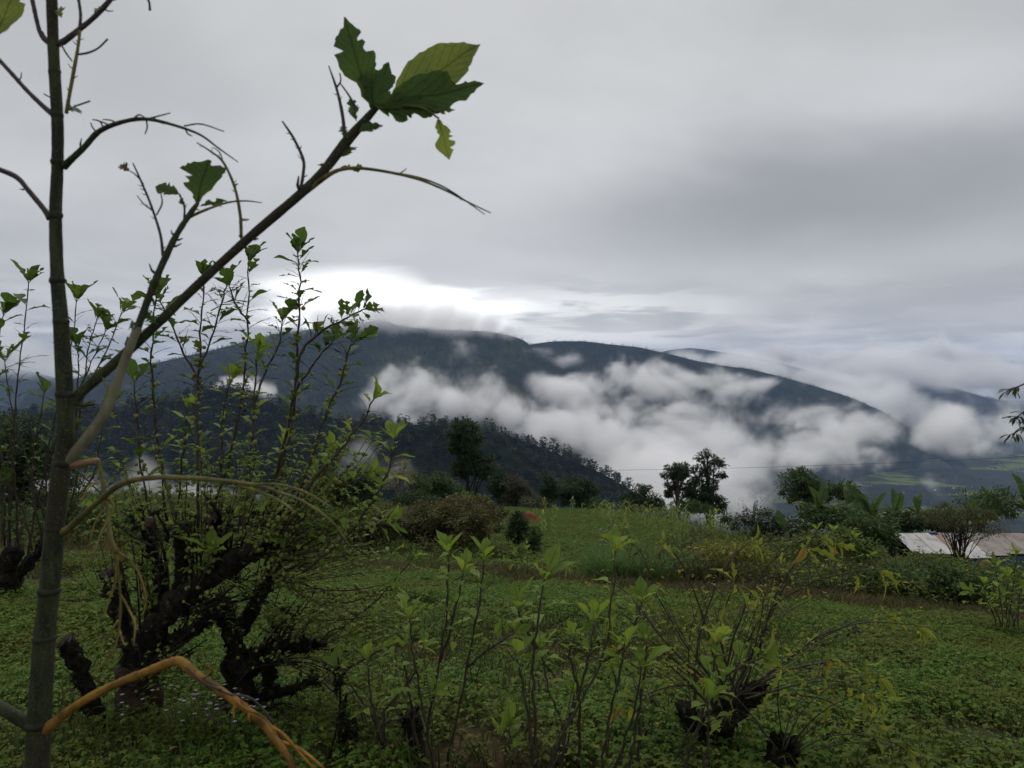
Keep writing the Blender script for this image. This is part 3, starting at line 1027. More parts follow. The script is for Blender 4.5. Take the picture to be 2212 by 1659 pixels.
thicket(tC, org, [[(30, 1180), (40, 1060), (50, 950)], [(100, 1160), (120, 1050), (135, 950)], [(0, 1180), (-10, 1060), (5, 940)], [(80, 1180), (150, 1080), (200, 980)], [(130, 1150), (190, 1080), (235, 1010)]], D3, rg, M_stem, M_figleaf, 5, 18, 0.10, 0.007, 0, 40, 40)

# ---- slender young trees in the middle foreground
def clump(label, base_px, D, stems, leaves=None, size=0.15, mat=None, seed=1, name='young_fig_tree', r0=0.011, skel=0.3, eaten=0.5, side=7, start=0.45, twigs=4, droop=0.0, tip=5, spread=0.95, fine=1):
    rg = random.Random(seed)
    org = on_ground(base_px, D)
    root = tag(empty(name, org), label, 'tree' if name.endswith('tree') else 'shrub')
    for rows in stems:
        Y = D + rg.uniform(-0.25, 0.25)
        pts = px_path(rows, Y, Y + rg.uniform(-.15, .15))
        g = gpoint(pts[0].x, pts[0].y)
        if pts[0].z - g.z < 0.6 and pts[0].z > g.z:
            pts.insert(0, g - Vector((0, 0, 0.03)))
        leafy_stem(root, org, pts, r0 * rg.uniform(.8, 1.1), r0 * 0.4, rg, tip, side, 0, size * rg.uniform(.85, 1.15), leaves or LEAF_YNG, eaten, skel, mat or M_stem, start, twigs=twigs, droop=droop, spread=spread)
    thicket(root, org, [r_ if len(r_) > 2 else [r_[0], r_[0], r_[1]] for r_ in stems], D, rg, M_stem, M_brightleaf, fine, 6, size * .42, 0.0028, 0, 26, 26, .25)
    return root


clump('young fig tree of slim bare stems, left of the middle foreground', 905, 4.9,
      [[(935, 1650), (912, 1520), (893, 1420), (885, 1335)], [(905, 1650), (925, 1560), (950, 1430), (966, 1300), (967, 1195)], [(965, 1650), (1010, 1440), (1035, 1300), (1046, 1205)],
       [(905, 1640), (893, 1540), (880, 1470), (868, 1400)], [(835, 1655), (812, 1560), (800, 1490), (793, 1425)], [(880, 1620), (862, 1540), (855, 1510)], [(812, 1560), (770, 1500), (735, 1440)],
       [(1010, 1440), (1060, 1400), (1110, 1370)], [(830, 1540), (880, 1480), (915, 1400)], [(950, 1430), (975, 1350), (1000, 1240)], [(820, 1570), (870, 1550), (930, 1500)]], seed=31, side=8)
rg = random.Random(77)
orgn = on_ground(900, 4.9)
stump = tag(empty('mossy_stump', orgn), 'low black mossy stump among the slim stems', 'stump')
limb(stump, orgn, [(905, 1700), (900, 1620), (890, 1560), (880, 1540)], 4.85, 4.85, 0.14, 0.08, 'stump_wood', M_black, rg, 160, 0.05)

clump('tallest leafy young fig tree with dark stems in the middle foreground', 1215, 4.6,
      [[(1162, 1660), (1152, 1500), (1155, 1400), (1165, 1320), (1176, 1250)], [(1185, 1660), (1245, 1530), (1298, 1430), (1322, 1300), (1330, 1190)], [(1215, 1660), (1212, 1560), (1185, 1490), (1168, 1405)],
       [(1215, 1600), (1255, 1480), (1275, 1400), (1282, 1345)], [(1360, 1660), (1375, 1560), (1392, 1460), (1396, 1385)], [(1300, 1430), (1345, 1400), (1375, 1340), (1386, 1300)],
       [(1300, 1655), (1320, 1540), (1340, 1440), (1350, 1400)], [(1150, 1650), (1140, 1540), (1125, 1460), (1118, 1420)], [(1330, 1655), (1370, 1540), (1385, 1440)], [(1195, 1655), (1230, 1590), (1240, 1500)],
       [(1160, 1400), (1130, 1350), (1120, 1315)], [(1250, 1500), (1230, 1420), (1240, 1375)], [(1380, 1540), (1340, 1500), (1320, 1440)]], size=0.15, mat=M_stem, seed=32, side=8)
clump('small fig seedling with broad leaves at the bottom edge', 1100, 4.5, [[(1102, 1655), (1100, 1600), (1102, 1570)], [(1102, 1650), (1090, 1610), (1080, 1590)]], size=0.16, seed=33, side=2, r0=0.008, spread=0.7)
clump('young fig tree with one large pale leaf, beside the black stump', 1500, 4.7,
      [[(1480, 1660), (1510, 1560), (1535, 1480), (1548, 1390)], [(1520, 1660), (1530, 1600), (1528, 1540), (1530, 1510)], [(1450, 1655), (1500, 1560), (1540, 1500), (1560, 1460)], [(1535, 1480), (1600, 1440), (1650, 1420)]],
      size=0.16, seed=34, side=5, skel=0.1)

# ---- arching shrub on a black pollard, right of the middle
D = 5.3
rg = random.Random(41)
org = on_ground(1545, D)
sF = tag(empty('arching_shrub', org), 'shrub with long arching bare stems and drooping yellow tips on black stump', 'shrub')
limb(sF, org, [(1530, 1690), (1540, 1620), (1560, 1560), (1590, 1510)], D, D, 0.16, 0.20, 'trunk', M_black, rg, 160, 0.06)
limb(sF, org, [(1560, 1570), (1500, 1560), (1480, 1530)], D, D - .1, 0.12, 0.1, 'limb', M_black, rg, 120, 0.06)
limb(sF, org, [(1580, 1530), (1620, 1500), (1640, 1480)], D, D, 0.14, 0.12, 'limb', M_black, rg, 160, 0.06)
ARCH = [[(1560, 1500), (1480, 1390), (1420, 1285), (1385, 1195), (1345, 1160)], [(1565, 1500), (1530, 1370), (1500, 1280), (1470, 1215), (1440, 1172)], [(1500, 1540), (1505, 1420), (1530, 1310), (1570, 1220), (1620, 1170)],
        [(1560, 1480), (1590, 1360), (1640, 1250), (1700, 1185), (1770, 1155)], [(1600, 1500), (1640, 1400), (1670, 1300), (1710, 1230), (1740, 1180)], [(1590, 1500), (1640, 1380), (1700, 1260), (1760, 1200), (1800, 1170)],
        [(1570, 1500), (1640, 1340), (1740, 1265), (1820, 1240), (1895, 1228)], [(1600, 1500), (1680, 1440), (1770, 1375), (1870, 1345), (1980, 1350)], [(1600, 1500), (1700, 1450), (1790, 1430), (1860, 1430)],
        [(1610, 1510), (1720, 1480), (1800, 1470), (1860, 1490)], [(1560, 1500), (1450, 1400), (1380, 1310), (1320, 1255), (1240, 1215)], [(1550, 1500), (1460, 1430), (1400, 1380), (1340, 1320)],
        [(1530, 1520), (1450, 1440), (1390, 1420), (1340, 1400)], [(1580, 1500), (1620, 1420), (1640, 1360), (1650, 1290)], [(1600, 1500), (1740, 1400), (1850, 1340), (1905, 1318)], [(1590, 1500), (1560, 1400), (1560, 1330), (1590, 1260)],
        [(1560, 1500), (1490, 1480), (1420, 1490), (1350, 1520)], [(1620, 1500), (1700, 1500), (1780, 1510), (1830, 1540)]]
for rows in ARCH:
    Y = D + rg.uniform(-.3, .3)
    leafy_stem(sF, org, px_path(rows, Y, Y + rg.uniform(-.5, .5)), 0.0075, 0.003, rg, 4, 6, 0, 0.15, LEAF_YEL, 0.2, 0.55, M_stem, 0.35, twigs=10, droop=0.9, spread=0.8)
thicket(sF, org, [r_[:3] + [r_[-1]] if len(r_) > 3 else r_ for r_ in ARCH], D, rg, M_stem, M_yellowleaf, 4, 10, 0.045, 0.0028, 0, 50, 40)
# ---- the low pollard with a black head, bottom right
D = 4.9
org = on_ground(1690, D)
sG = tag(empty('arching_shrub', org), 'low round black stump head with thin arching shoots at the bottom edge', 'shrub')
limb(sG, org, [(1690, 1720), (1688, 1680), (1690, 1640), (1692, 1615)], D, D, 0.16, 0.17, 'trunk', M_black, rg, 420, 0.09, n=11)
for rows in [[(1700, 1630), (1760, 1570), (1830, 1550), (1890, 1560)], [(1705, 1635), (1790, 1590), (1880, 1590), (1960, 1615)], [(1705, 1640), (1800, 1610), (1900, 1605), (1990, 1640)], [(1690, 1620), (1685, 1560), (1680, 1500), (1690, 1440)],
             [(1680, 1620), (1630, 1560), (1590, 1530)], [(1680, 1620), (1620, 1540), (1570, 1490), (1530, 1470)], [(1695, 1620), (1730, 1540), (1800, 1480), (1890, 1455)], [(1700, 1620), (1760, 1550), (1850, 1500), (1900, 1500)],
             [(1690, 1620), (1710, 1540), (1760, 1470), (1790, 1420)]]:
    Y = D + rg.uniform(-.2, .2)
    leafy_stem(sG, org, px_path(rows, Y, Y + rg.uniform(-.4, .3)), 0.0045, 0.002, rg, 3, 4, 0, 0.13, LEAF_YEL, 0.2, 0.5, M_stem, 0.5, twigs=8, droop=0.9, spread=0.8)
# ---- dry black spray hanging over the field
D = 4.7
org = on_ground(740, D)
sH = tag(empty('dead_sapling', org), 'dead sapling with hanging clumps of blackened withered leaves', 'sapling')
limb(sH, org, [(735, 1690), (732, 1600), (735, 1500), (730, 1420)], D, D, 0.018, 0.01, 'stem', M_black, rg, 20, 0.03)
limb(sH, org, [(700, 1670), (720, 1600), (733, 1540)], D, D, 0.012, 0.008, 'stem', M_black, rg, 10, 0.03)
for (x, y0, y1) in ((728, 1440, 1500), (738, 1500, 1580), (762, 1560, 1610), (745, 1580, 1620)):
    path = [p - org for p in smooth_path(px_path([(x, y0), (x + 4, (y0 + y1) / 2), (x + 2, y1)], D - .02), 4)]
    tag(shag(path, [0.02] * len(path), 60, 0.08, rg, 2.2).build('withered_leaves', M_moss, sH), kind='stuff')

# ------------------------------------------------------------------ the sapling right in front of the lens
def stalk_mat():
    m, t, out = new_mat('sapling_stalk')
    pos = t.node('ShaderNodeTexCoord').outputs['Object']
    n = t.noise(t.vmath('MULTIPLY', pos, (1, 1, 0.25)), 90, 5, 0.6)
    n2 = t.noise(pos, 7, 3, 0.5)
    col = t.mix(t.ramp(n, 0.3, 0.7), (0.018, 0.024, 0.013), (0.048, 0.058, 0.026))
    col = t.mix(t.ramp(n2, 0.45, 0.65, 0, 0.8), col, (0.034, 0.026, 0.018))
    n3 = t.noise(pos, 420, 2, 0.5)
    col = t.mix(t.ramp(n3, 0.58, 0.68, 0, 0.6), col, (0.12, 0.115, 0.085))
    p = principled(t, col, 0.7, 0.1, n, 0.5, 0.0015)
    t.l.new(p.outputs[0], out.inputs[0])
    return m


M_stalk = stalk_mat()
M_purple = bark_mat('purple_twig', (0.030, 0.024, 0.026), (0.065, 0.048, 0.046), 80, 0.6, 0.3)
M_ring = bark_mat('ring_bark', (0.018, 0.020, 0.014), (0.036, 0.038, 0.025), 120, 0.7, 0.2)
M_pale = bark_mat('pale_branch', (0.10, 0.10, 0.062), (0.20, 0.19, 0.115), 60, 0.6, 0.3)
M_orange = bark_mat('orange_branch', (0.075, 0.042, 0.014), (0.31, 0.165, 0.03), 28, 0.75, 0.15, (0.05, 0.033, 0.015), 1.0, 0.004, 0.8)
M_olive = bark_mat('olive_branch', (0.055, 0.055, 0.020), (0.16, 0.145, 0.045), 26, 0.7, 0.15, (0.05, 0.04, 0.02), 0.8, 0.003)
M_withered = bark_mat('withered_rib', (0.085, 0.075, 0.022), (0.24, 0.19, 0.055), 30, 0.8, 0.1, (0.06, 0.04, 0.02), 0.8, 0.003)
M_bigleaf = leaf_mat('sapling_leaf', (0.052, 0.095, 0.026), (0.075, 0.13, 0.032), None, 0.5, 0.42, 0.35, True, 25)
M_bigpale = leaf_mat('pale_sapling_leaf', (0.16, 0.20, 0.05), (0.20, 0.24, 0.06), None, 0.58, 0.42, 0.3, True, 25)
M_brownleaf = leaf_mat('brown_leaf', (0.10, 0.065, 0.025), (0.15, 0.10, 0.04), None, 0.3, 0.6, 0.2, True, 25)

DS = 1.0
PXM = DS / F                      # metres per picture unit at that distance
org = gpoint((80 - 1106) / F * DS, DS)
SP = tag(empty('sapling', org), 'tall ringed green sapling with eaten leaves close to the lens at left', 'sapling')
rg = random.Random(3)


def sbranch(rows, widths, mat, name='branch', Y0=DS, Y1=None, parent=None, per=6, n=8, nodes=0, bumps=0.06, wscale=0.94):
    path = [p - org for p in smooth_path(px_path(rows, Y0, Y1), per)]
    m = len(path)
    wi = np.interp(np.linspace(0, 1, m), np.linspace(0, 1, len(widths)), widths)
    rad = [w_ * 0.5 * wscale * PXM * rg.uniform(1 - bumps, 1 + bumps) for w_ in wi]
    b = MB()
    b.tube(path, rad, n)
    for k in range(nodes):          # leaf scars and stubs
        i = rg.randrange(1, m - 1)
        tg = (path[i + 1] - path[i]).normalized()
        a, c = frame(tg)
        an = rg.uniform(0, 6.28)
        o_ = a * math.cos(an) + c * math.sin(an)
        ln = rg.uniform(0.5, 2.2) * rad[i] + 0.002
        b.tube([path[i], path[i] + o_ * (rad[i] + ln * .4) + tg * ln * .3, path[i] + o_ * (rad[i] + ln) + tg * ln], [rad[i] * .5, rad[i] * .35, rad[i] * .15], 4, False)
    return b.build(name, mat, parent or SP)


def sleaf(x0, y0, x1, y1, wpx, mat, parent, seed, tilt=0.3, Y=DS, bite=0.3, n=14, curl=0.12, peak=0.5, wav=0.03, dY=0.02, petiole=0.05):
    """one leaf from picture place 0 to 1, wpx wide"""
    a = at(x0, y0, Y) - org
    c = at(x1, y1, Y + dY) - org
    L = (c - a).length / (1 + petiole)
    me = leaf_mesh('leaf', 1.0, wpx * PXM / L, n * 2, bite, curl, 0.22, seed, petiole, 0, peak, wav * .6, int(round(bite * 13)))
    me.materials.append(mat)
    up = Vector((0, -1, tilt))
    return put(me, aim(a, c - a, up, L), 'leaf', parent)


main = sbranch([(110, -60), (116, 120), (124, 260), (124, 360), (120, 470), (124, 600), (132, 700), (140, 850), (141, 960), (132, 1010), (118, 1150), (106, 1280), (96, 1380), (85, 1560), (80, 1680), (76, 1850), (78, 2300), (80, 2900)],
               [25, 26, 27, 27, 28, 31, 35, 39, 41, 42, 45, 47, 49, 54, 56, 56, 56, 56], M_stalk, 'stem', n=14, bumps=0.03, per=8, wscale=0.88)
for (x, y, w_) in ((118, 155, 28), (123, 248, 29), (124, 350, 30), (120, 465, 32), (124, 605, 36), (132, 695, 38), (140, 852, 45), (136, 1000, 46), (119, 1142, 48), (106, 1276, 52), (96, 1378, 55), (85, 1562, 64)):
    c_ = at(x, y, DS) - org
    tg = Vector((0.02, 0, 1))
    b = MB()
    b.tube([c_ - tg * 9 * PXM, c_ - tg * 3 * PXM, c_ + tg * 2 * PXM, c_ + tg * 8 * PXM], [w_ * .38 * PXM, w_ * .44 * PXM, w_ * .455 * PXM, w_ * .37 * PXM], 14, True, 0.06, rg)
    b.build('node_ring', M_ring, main)

b1 = sbranch([(142, 875), (170, 852), (300, 737), (420, 622), (540, 512), (650, 418), (700, 368), (745, 310), (790, 258), (826, 218)], [30, 24, 22, 21, 21, 23, 22, 26, 20, 12], M_stalk, Y1=1.08, nodes=6, n=10, bumps=0.04)
sleaf(800, 232, 742, 30, 92, M_bigleaf, b1, 902, Y=1.07, bite=0.22, curl=0.05)
sleaf(834, 230, 1036, 82, 122, M_bigpale, b1, 911, Y=1.10, wav=0.05, bite=0.0, curl=0.1)
sleaf(812, 232, 1046, 176, 112, M_bigleaf, b1, 923, Y=1.06, bite=0.4, curl=0.05, wav=0.06)
sleaf(820, 236, 960, 232, 62, M_bigleaf, b1, 927, Y=1.05, bite=0.4, curl=0.1, wav=0.06)
sleaf(806, 236, 800, 130, 60, M_bigleaf, b1, 928, Y=1.065, bite=0.35, curl=0.08, wav=0.06)
sleaf(800, 226, 900, 236, 90, M_bigleaf, b1, 931, Y=1.05, bite=0.2, curl=0.1)
sleaf(800, 240, 838, 128, 72, M_bigleaf, b1, 935, Y=1.09, bite=0.2, curl=0.1)
sleaf(905, 236, 985, 232, 34, M_bigpale, b1, 942, Y=1.06, bite=0.35)
sbranch([(870, 228), (915, 234), (948, 256)], [6, 5, 5], M_olive, 'eaten_leaf_rib', 1.055, parent=b1)
sleaf(945, 252, 972, 345, 48, M_bigpale, b1, 953, Y=1.06, bite=0.3)
sleaf(772, 285, 828, 266, 34, M_bigleaf, b1, 961, Y=1.05, bite=0.35)
sleaf(770, 262, 755, 205, 30, M_bigleaf, b1, 967, Y=1.05, bite=0.4)
sleaf(735, 340, 772, 312, 22, M_bigleaf, b1, 971, Y=1.05, bite=0.5)
sleaf(752, 300, 735, 268, 26, M_bigleaf, b1, 972, Y=1.05, bite=0.5)
sbranch([(745, 300), (740, 250), (728, 195), (710, 142)], [9, 9, 7, 3], M_purple, 'twig', 1.06, parent=b1, nodes=4)
sbranch([(727, 190), (736, 175), (734, 158)], [4, 4, 3], M_purple, 'twig', 1.06, parent=b1)
sbranch([(772, 240), (755, 208), (735, 180)], [5, 5, 3], M_purple, 'twig', 1.06, parent=b1)
sbranch([(648, 416), (655, 375), (655, 345), (635, 300), (610, 262)], [9, 8, 8, 7, 4], M_purple, 'twig', 1.05, parent=b1, nodes=8)
sbranch([(652, 420), (700, 385), (730, 368), (770, 363), (830, 370), (900, 386), (960, 410), (1010, 436), (1060, 460)], [16, 12, 10, 8, 7, 6, 5, 4, 2.5], M_olive, 'eaten_leaf_rib', 1.05, 1.0, parent=b1, nodes=3)
sbranch([(830, 369), (900, 382), (955, 402), (1000, 430), (1047, 463)], [4, 4, 4, 3.5, 2], M_purple, 'eaten_leaf_rib', 1.04, 0.99, parent=b1)
sleaf(728, 366, 800, 360, 26, M_bigleaf, b1, 981, Y=1.05, bite=0.7)
sleaf(685, 356, 722, 362, 18, M_bigleaf, b1, 982, Y=1.05, bite=0.5)
sbranch([(855, 378), (868, 372), (878, 364)], [3, 3, 2], M_purple, 'twig', 1.03, parent=b1)

b2 = sbranch([(140, 1000), (165, 975), (205, 925), (232, 880), (262, 800), (298, 705)], [30, 27, 25, 24, 21, 19], M_pale, nodes=2, n=10, bumps=0.03)
b2b = sbranch([(296, 712), (330, 620), (360, 550), (384, 503), (412, 460), (428, 438)], [18, 17, 16, 14, 13, 9], M_stalk, Y0=1.0, Y1=1.05, nodes=6, bumps=0.08)
sleaf(424, 448, 446, 338, 108, M_bigleaf, b2b, 1003, Y=1.05, bite=0.28, n=12, peak=0.6)
sleaf(390, 420, 330, 398, 36, M_bigleaf, b2b, 1011, Y=1.05, bite=0.15)
sleaf(430, 446, 492, 430, 24, M_bigleaf, b2b, 1012, Y=1.05, bite=0.5)
sleaf(400, 445, 385, 425, 16, M_bigleaf, b2b, 1013, Y=1.05, bite=0.5)
sleaf(300, 700, 272, 706, 26, M_bigleaf, b2b, 1014, Y=0.99, bite=0.4)
sleaf(338, 700, 305, 668, 30, M_bigleaf, b2b, 1018, Y=0.995, bite=0.4)
sbranch([(352, 552), (346, 505), (325, 440), (302, 385), (287, 352)], [8, 7, 6, 5, 3], M_purple, 'twig', 1.03, parent=b2b, nodes=7)
sbranch([(338, 465), (350, 440), (348, 420)], [4, 4, 3], M_purple, 'twig', 1.03, parent=b2b)
sbranch([(330, 455), (310, 440), (296, 422)], [4, 3, 2], M_purple, 'twig', 1.03, parent=b2b, nodes=2)
sbranch([(305, 390), (290, 375), (278, 368)], [4, 3, 2], M_purple, 'twig', 1.03, parent=b2b)
sleaf(280, 370, 254, 350, 24, M_brownleaf, b2b, 1021, Y=1.03, bite=0.5)
sleaf(348, 420, 344, 408, 14, M_brownleaf, b2b, 1022, Y=1.03, bite=0.5)
sbranch([(398, 475), (398, 445), (388, 420)], [6, 5, 5], M_stalk, 'twig', 1.04, parent=b2b, nodes=3)
sbranch([(408, 470), (440, 455), (490, 438), (530, 434), (566, 438)], [8, 7, 5, 4, 2], M_olive, 'eaten_leaf_rib', 1.05, parent=b2b, nodes=2)
sbranch([(521, 512), (519, 465), (507, 405), (482, 350), (452, 325), (425, 308)], [9, 8, 7, 6, 4, 3], M_olive, 'eaten_leaf_rib', 1.05, parent=b1, nodes=9)
sleaf(518, 480, 540, 470, 18, M_bigleaf, b1, 1031, Y=1.05, bite=0.6)
sleaf(505, 405, 512, 392, 14, M_bigleaf, b1, 1032, Y=1.05, bite=0.6)
sbranch([(482, 350), (475, 330), (460, 318)], [3, 3, 2], M_purple, 'twig', 1.05, parent=b1)

b3 = sbranch([(138, 360), (150, 348), (182, 318), (214, 284), (262, 264), (312, 257), (368, 268), (430, 290), (472, 320), (514, 350)], [18, 15, 13, 12, 10, 9, 7, 5, 4, 2], M_stalk, Y1=0.96, nodes=4)
for rows in ([(210, 287), (200, 275), (196, 265)], [(225, 278), (215, 262), (200, 258)], [(240, 272), (222, 264), (205, 259)], [(285, 260), (300, 248), (316, 256)], [(322, 256), (345, 250), (368, 244)], [(316, 258), (318, 275), (313, 290)],
             [(398, 272), (435, 268), (484, 284)], [(400, 276), (405, 288), (415, 294)], [(255, 268), (240, 260), (222, 258)]):
    sbranch(rows, [4, 3.5, 2.5], M_purple, 'twig', 0.98, parent=b3)
b4 = sbranch([(125, 95), (140, 88), (172, 63), (198, 42), (222, 18), (248, -12)], [16, 14, 12, 11, 12, 10], M_purple, nodes=4)
sbranch([(172, 63), (174, 30), (168, -12)], [7, 7, 7], M_purple, 'twig', parent=b4)
sbranch([(143, 245), (150, 205), (160, 150), (168, 105), (173, 66)], [8, 8, 8, 7, 6], M_olive, 'twig', 0.98, parent=b4, nodes=9)
sbranch([(166, 118), (190, 114), (212, 104), (233, 84)], [5, 5, 4, 4], M_purple, 'twig', 0.98, parent=b4)
sbranch([(133, 98), (145, 118), (156, 132)], [4, 4, 3], M_purple, 'twig', 0.98, parent=b4)
sleaf(140, 235, 178, 238, 40, M_bigleaf, b4, 1041, Y=0.98, bite=0.5)
sleaf(205, 30, 220, 8, 20, M_bigleaf, b4, 1043, Y=0.98, bite=0.6)
sleaf(132, 38, 128, 8, 24, M_bigpale, b4, 1042, Y=0.98, bite=0.4)
sbranch([(160, 230), (178, 224), (195, 218)], [4, 4, 4], M_purple, 'twig', 0.98, parent=b4)
sbranch([(112, 98), (92, 80), (82, 55), (72, 10), (66, -20)], [14, 11, 10, 10, 10], M_purple)
sbranch([(112, 245), (92, 228), (58, 195), (22, 155), (-12, 118)], [14, 12, 10, 10, 9], M_purple, nodes=3)
sbranch([(108, 472), (95, 452), (62, 412), (35, 382), (-12, 362)], [16, 13, 12, 12, 12], M_purple, nodes=2)
sbranch([(108, 90), (98, 80), (92, 68)], [5, 4, 3], M_purple, 'twig')
sbranch([(112, 212), (104, 208), (95, 203)], [4, 3, 3], M_purple, 'twig')
bl = sbranch([(-60, 130), (-40, 110), (-20, 95)], [8, 8, 6], M_stalk)
sleaf(-22, 96, 42, -40, 92, M_bigpale, bl, 1051, Y=1.0, bite=0.04, curl=0.05)
bt = sbranch([(300, -20), (315, -6), (322, 4), (324, 22)], [5, 5, 5, 6], M_purple, 'twig', 1.0)

b8 = sbranch([(148, 1005), (180, 1000), (212, 994)], [18, 14, 13], bark_mat('tan_branch', (0.16, 0.10, 0.055), (0.27, 0.17, 0.09), 60), n=8)
sbranch([(212, 994), (222, 1040), (233, 1110), (238, 1160), (252, 1195)], [10, 10, 9, 12, 10], M_olive, 'withered_leaf', 0.98, 0.95, parent=b8, nodes=6)
sleaf(230, 1150, 262, 1218, 34, M_brownleaf, b8, 1061, Y=0.96, bite=0.4)
for rows, w_ in (([(250, 1190), (250, 1250), (238, 1290), (222, 1340)], 6), ([(258, 1195), (285, 1215), (305, 1250), (315, 1295), (308, 1330)], 6), ([(252, 1200), (260, 1290), (258, 1350), (248, 1400), (230, 1440)], 7),
                 ([(258, 1280), (280, 1320), (292, 1350), (288, 1395)], 6), ([(255, 1340), (235, 1370), (215, 1405)], 5), ([(235, 1120), (215, 1160), (200, 1210)], 5), ([(225, 1070), (245, 1090), (232, 1140)], 4),
                 ([(212, 1040), (190, 1055), (170, 1090)], 5), ([(258, 1360), (265, 1385), (272, 1395)], 4), ([(250, 1395), (225, 1430), (205, 1450)], 4), ([(228, 1095), (205, 1130), (188, 1200), (182, 1235)], 4)):
    sbranch(rows, [w_, w_ * .9, w_ * .6], M_withered, 'withered_leaf', 0.96, 0.93, parent=b8, nodes=7, bumps=0.25, wscale=0.8)
b9 = sbranch([(136, 1150), (150, 1140), (205, 1090), (262, 1046), (330, 1032), (430, 1034), (540, 1046), (610, 1066), (660, 1086), (715, 1125), (750, 1170)], [20, 15, 13, 13, 12, 10, 8, 6, 4.5, 3.5, 2], M_olive, Y1=0.8, nodes=16, bumps=0.14)
sbranch([(480, 1040), (560, 1062), (610, 1085), (640, 1110)], [5, 5, 4, 2], M_olive, 'twig', 0.9, 0.8, parent=b9)
sbranch([(540, 1046), (610, 1048), (670, 1068), (720, 1100)], [5, 5, 4, 2], M_olive, 'twig', 0.88, 0.8, parent=b9)
b10 = sbranch([(92, 1580), (115, 1562), (180, 1514), (260, 1474), (320, 1450), (372, 1430), (395, 1432), (430, 1462), (490, 1502), (550, 1546), (590, 1592), (625, 1640), (640, 1690)], [30, 23, 21, 20, 21, 22, 24, 21, 19, 18, 16, 15, 13], M_orange, Y1=0.9, nodes=4, bumps=0.09, wscale=0.86)
for rows, w_ in (([(500, 1505), (530, 1530), (570, 1550), (600, 1590)], 6), ([(440, 1465), (460, 1450), (450, 1440)], 5), ([(560, 1555), (610, 1585), (650, 1630), (690, 1670)], 7), ([(600, 1600), (650, 1620), (700, 1660)], 8),
                 ([(585, 1590), (620, 1640), (660, 1680)], 6)):
    sbranch(rows, [w_, w_ * .9, w_ * .6], M_orange, 'twig', 0.93, 0.9, parent=b10, nodes=2)
for rows in ([(400, 1440), (440, 1475), (480, 1490)], [(470, 1490), (500, 1500), (545, 1510), (590, 1560), (605, 1600)], [(440, 1560), (480, 1530), (530, 1510), (550, 1515)]):
    sbranch(rows, [4, 4, 3], M_purple, 'twig', 0.93, parent=b10)
sbranch([(95, 1585), (60, 1562), (30, 1545), (-20, 1515)], [40, 32, 30, 28], M_stalk, n=10)

# ------------------------------------------------------------------ scattered cover (too much to count)
def scatter(name, label, pts, protos, rot=None, scl=None, seed=0, tilt=0.15):
    """one object: copies of a few small plants at many points"""
    pts = np.asarray(pts, dtype=np.float32)
    n = len(pts)
    rs = np.random.RandomState(seed)
    if rot is None:
        rot = np.stack([rs.uniform(-tilt, tilt, n), rs.uniform(-tilt, tilt, n), rs.uniform(0, 6.283, n)], -1)
    if scl is None:
        scl = rs.uniform(0.75, 1.25, n)
    me = mesh_np(name, pts)
    a = me.attributes.new('rot', 'FLOAT_VECTOR', 'POINT')
    a.data.foreach_set('vector', rot.astype(np.float32).ravel())
    a = me.attributes.new('scl', 'FLOAT', 'POINT')
    a.data.foreach_set('value', scl.astype(np.float32))
    a = me.attributes.new('pick', 'INT', 'POINT')
    a.data.foreach_set('value', rs.randint(0, len(protos), n).astype(np.int32))
    o = obj(name, me)
    ng = bpy.data.node_groups.new(name, 'GeometryNodeTree')
    ng.interface.new_socket('Geometry', in_out='INPUT', socket_type='NodeSocketGeometry')
    ng.interface.new_socket('Geometry', in_out='OUTPUT', socket_type='NodeSocketGeometry')
    t = NT(ng)
    gi, go = t.node('NodeGroupInput'), t.node('NodeGroupOutput')
    iop = t.node('GeometryNodeInstanceOnPoints')
    iop.inputs['Pick Instance'].default_value = True
    t.l.new(gi.outputs[0], iop.inputs['Points'])
    jn = t.node('GeometryNodeJoinGeometry')
    for me_ in reversed(protos):
        po = bpy.data.objects.new(name + '_plant', me_)
        oi = t.node('GeometryNodeObjectInfo')
        oi.inputs['Object'].default_value = po
        oi.inputs['As Instance'].default_value = True
        t.l.new(oi.outputs['Geometry'], jn.inputs[0])
    t.l.new(jn.outputs[0], iop.inputs['Instance'])

    def attr(nm, ty):
        nd = t.node('GeometryNodeInputNamedAttribute', data_type=ty)
        nd.inputs['Name'].default_value = nm
        return nd.outputs[0]
    t.l.new(attr('pick', 'INT'), iop.inputs['Instance Index'])
    t.l.new(attr('rot', 'FLOAT_VECTOR'), iop.inputs['Rotation'])
    t.l.new(attr('scl', 'FLOAT'), iop.inputs['Scale'])
    t.l.new(iop.outputs[0], go.inputs[0])
    o.modifiers.new('scatter', 'NODES').node_group = ng
    return tag(o, label, None, None, 'stuff')


def cover_mat(name, c1, c2, c3, c4, transl=0.3, big=0.5):
    """leaf material whose tint drifts over the ground"""
    m, t, out = new_mat(name)
    r = rand_value(t)
    pos = t.node('ShaderNodeNewGeometry').outputs['Position']
    col = t.mix(r, c1, c2)
    col = t.mix(t.ramp(r, 0.9, 0.98), col, c3)
    n = t.noise(pos, big, 4, 0.55)
    col = t.mix(t.ramp(n, 0.42, 0.62, 0, 0.7), col, c4)
    p = principled(t, col, 0.6, 0.08)
    tr = t.node('ShaderNodeBsdfTranslucent')
    t.l.new(col, tr.inputs[0])
    mx = t.node('ShaderNodeMixShader')
    mx.inputs[0].default_value = transl
    t.l.new(p.outputs[0], mx.inputs[1])
    t.l.new(tr.outputs[0], mx.inputs[2])
    t.l.new(mx.outputs[0], out.inputs[0])
    return m


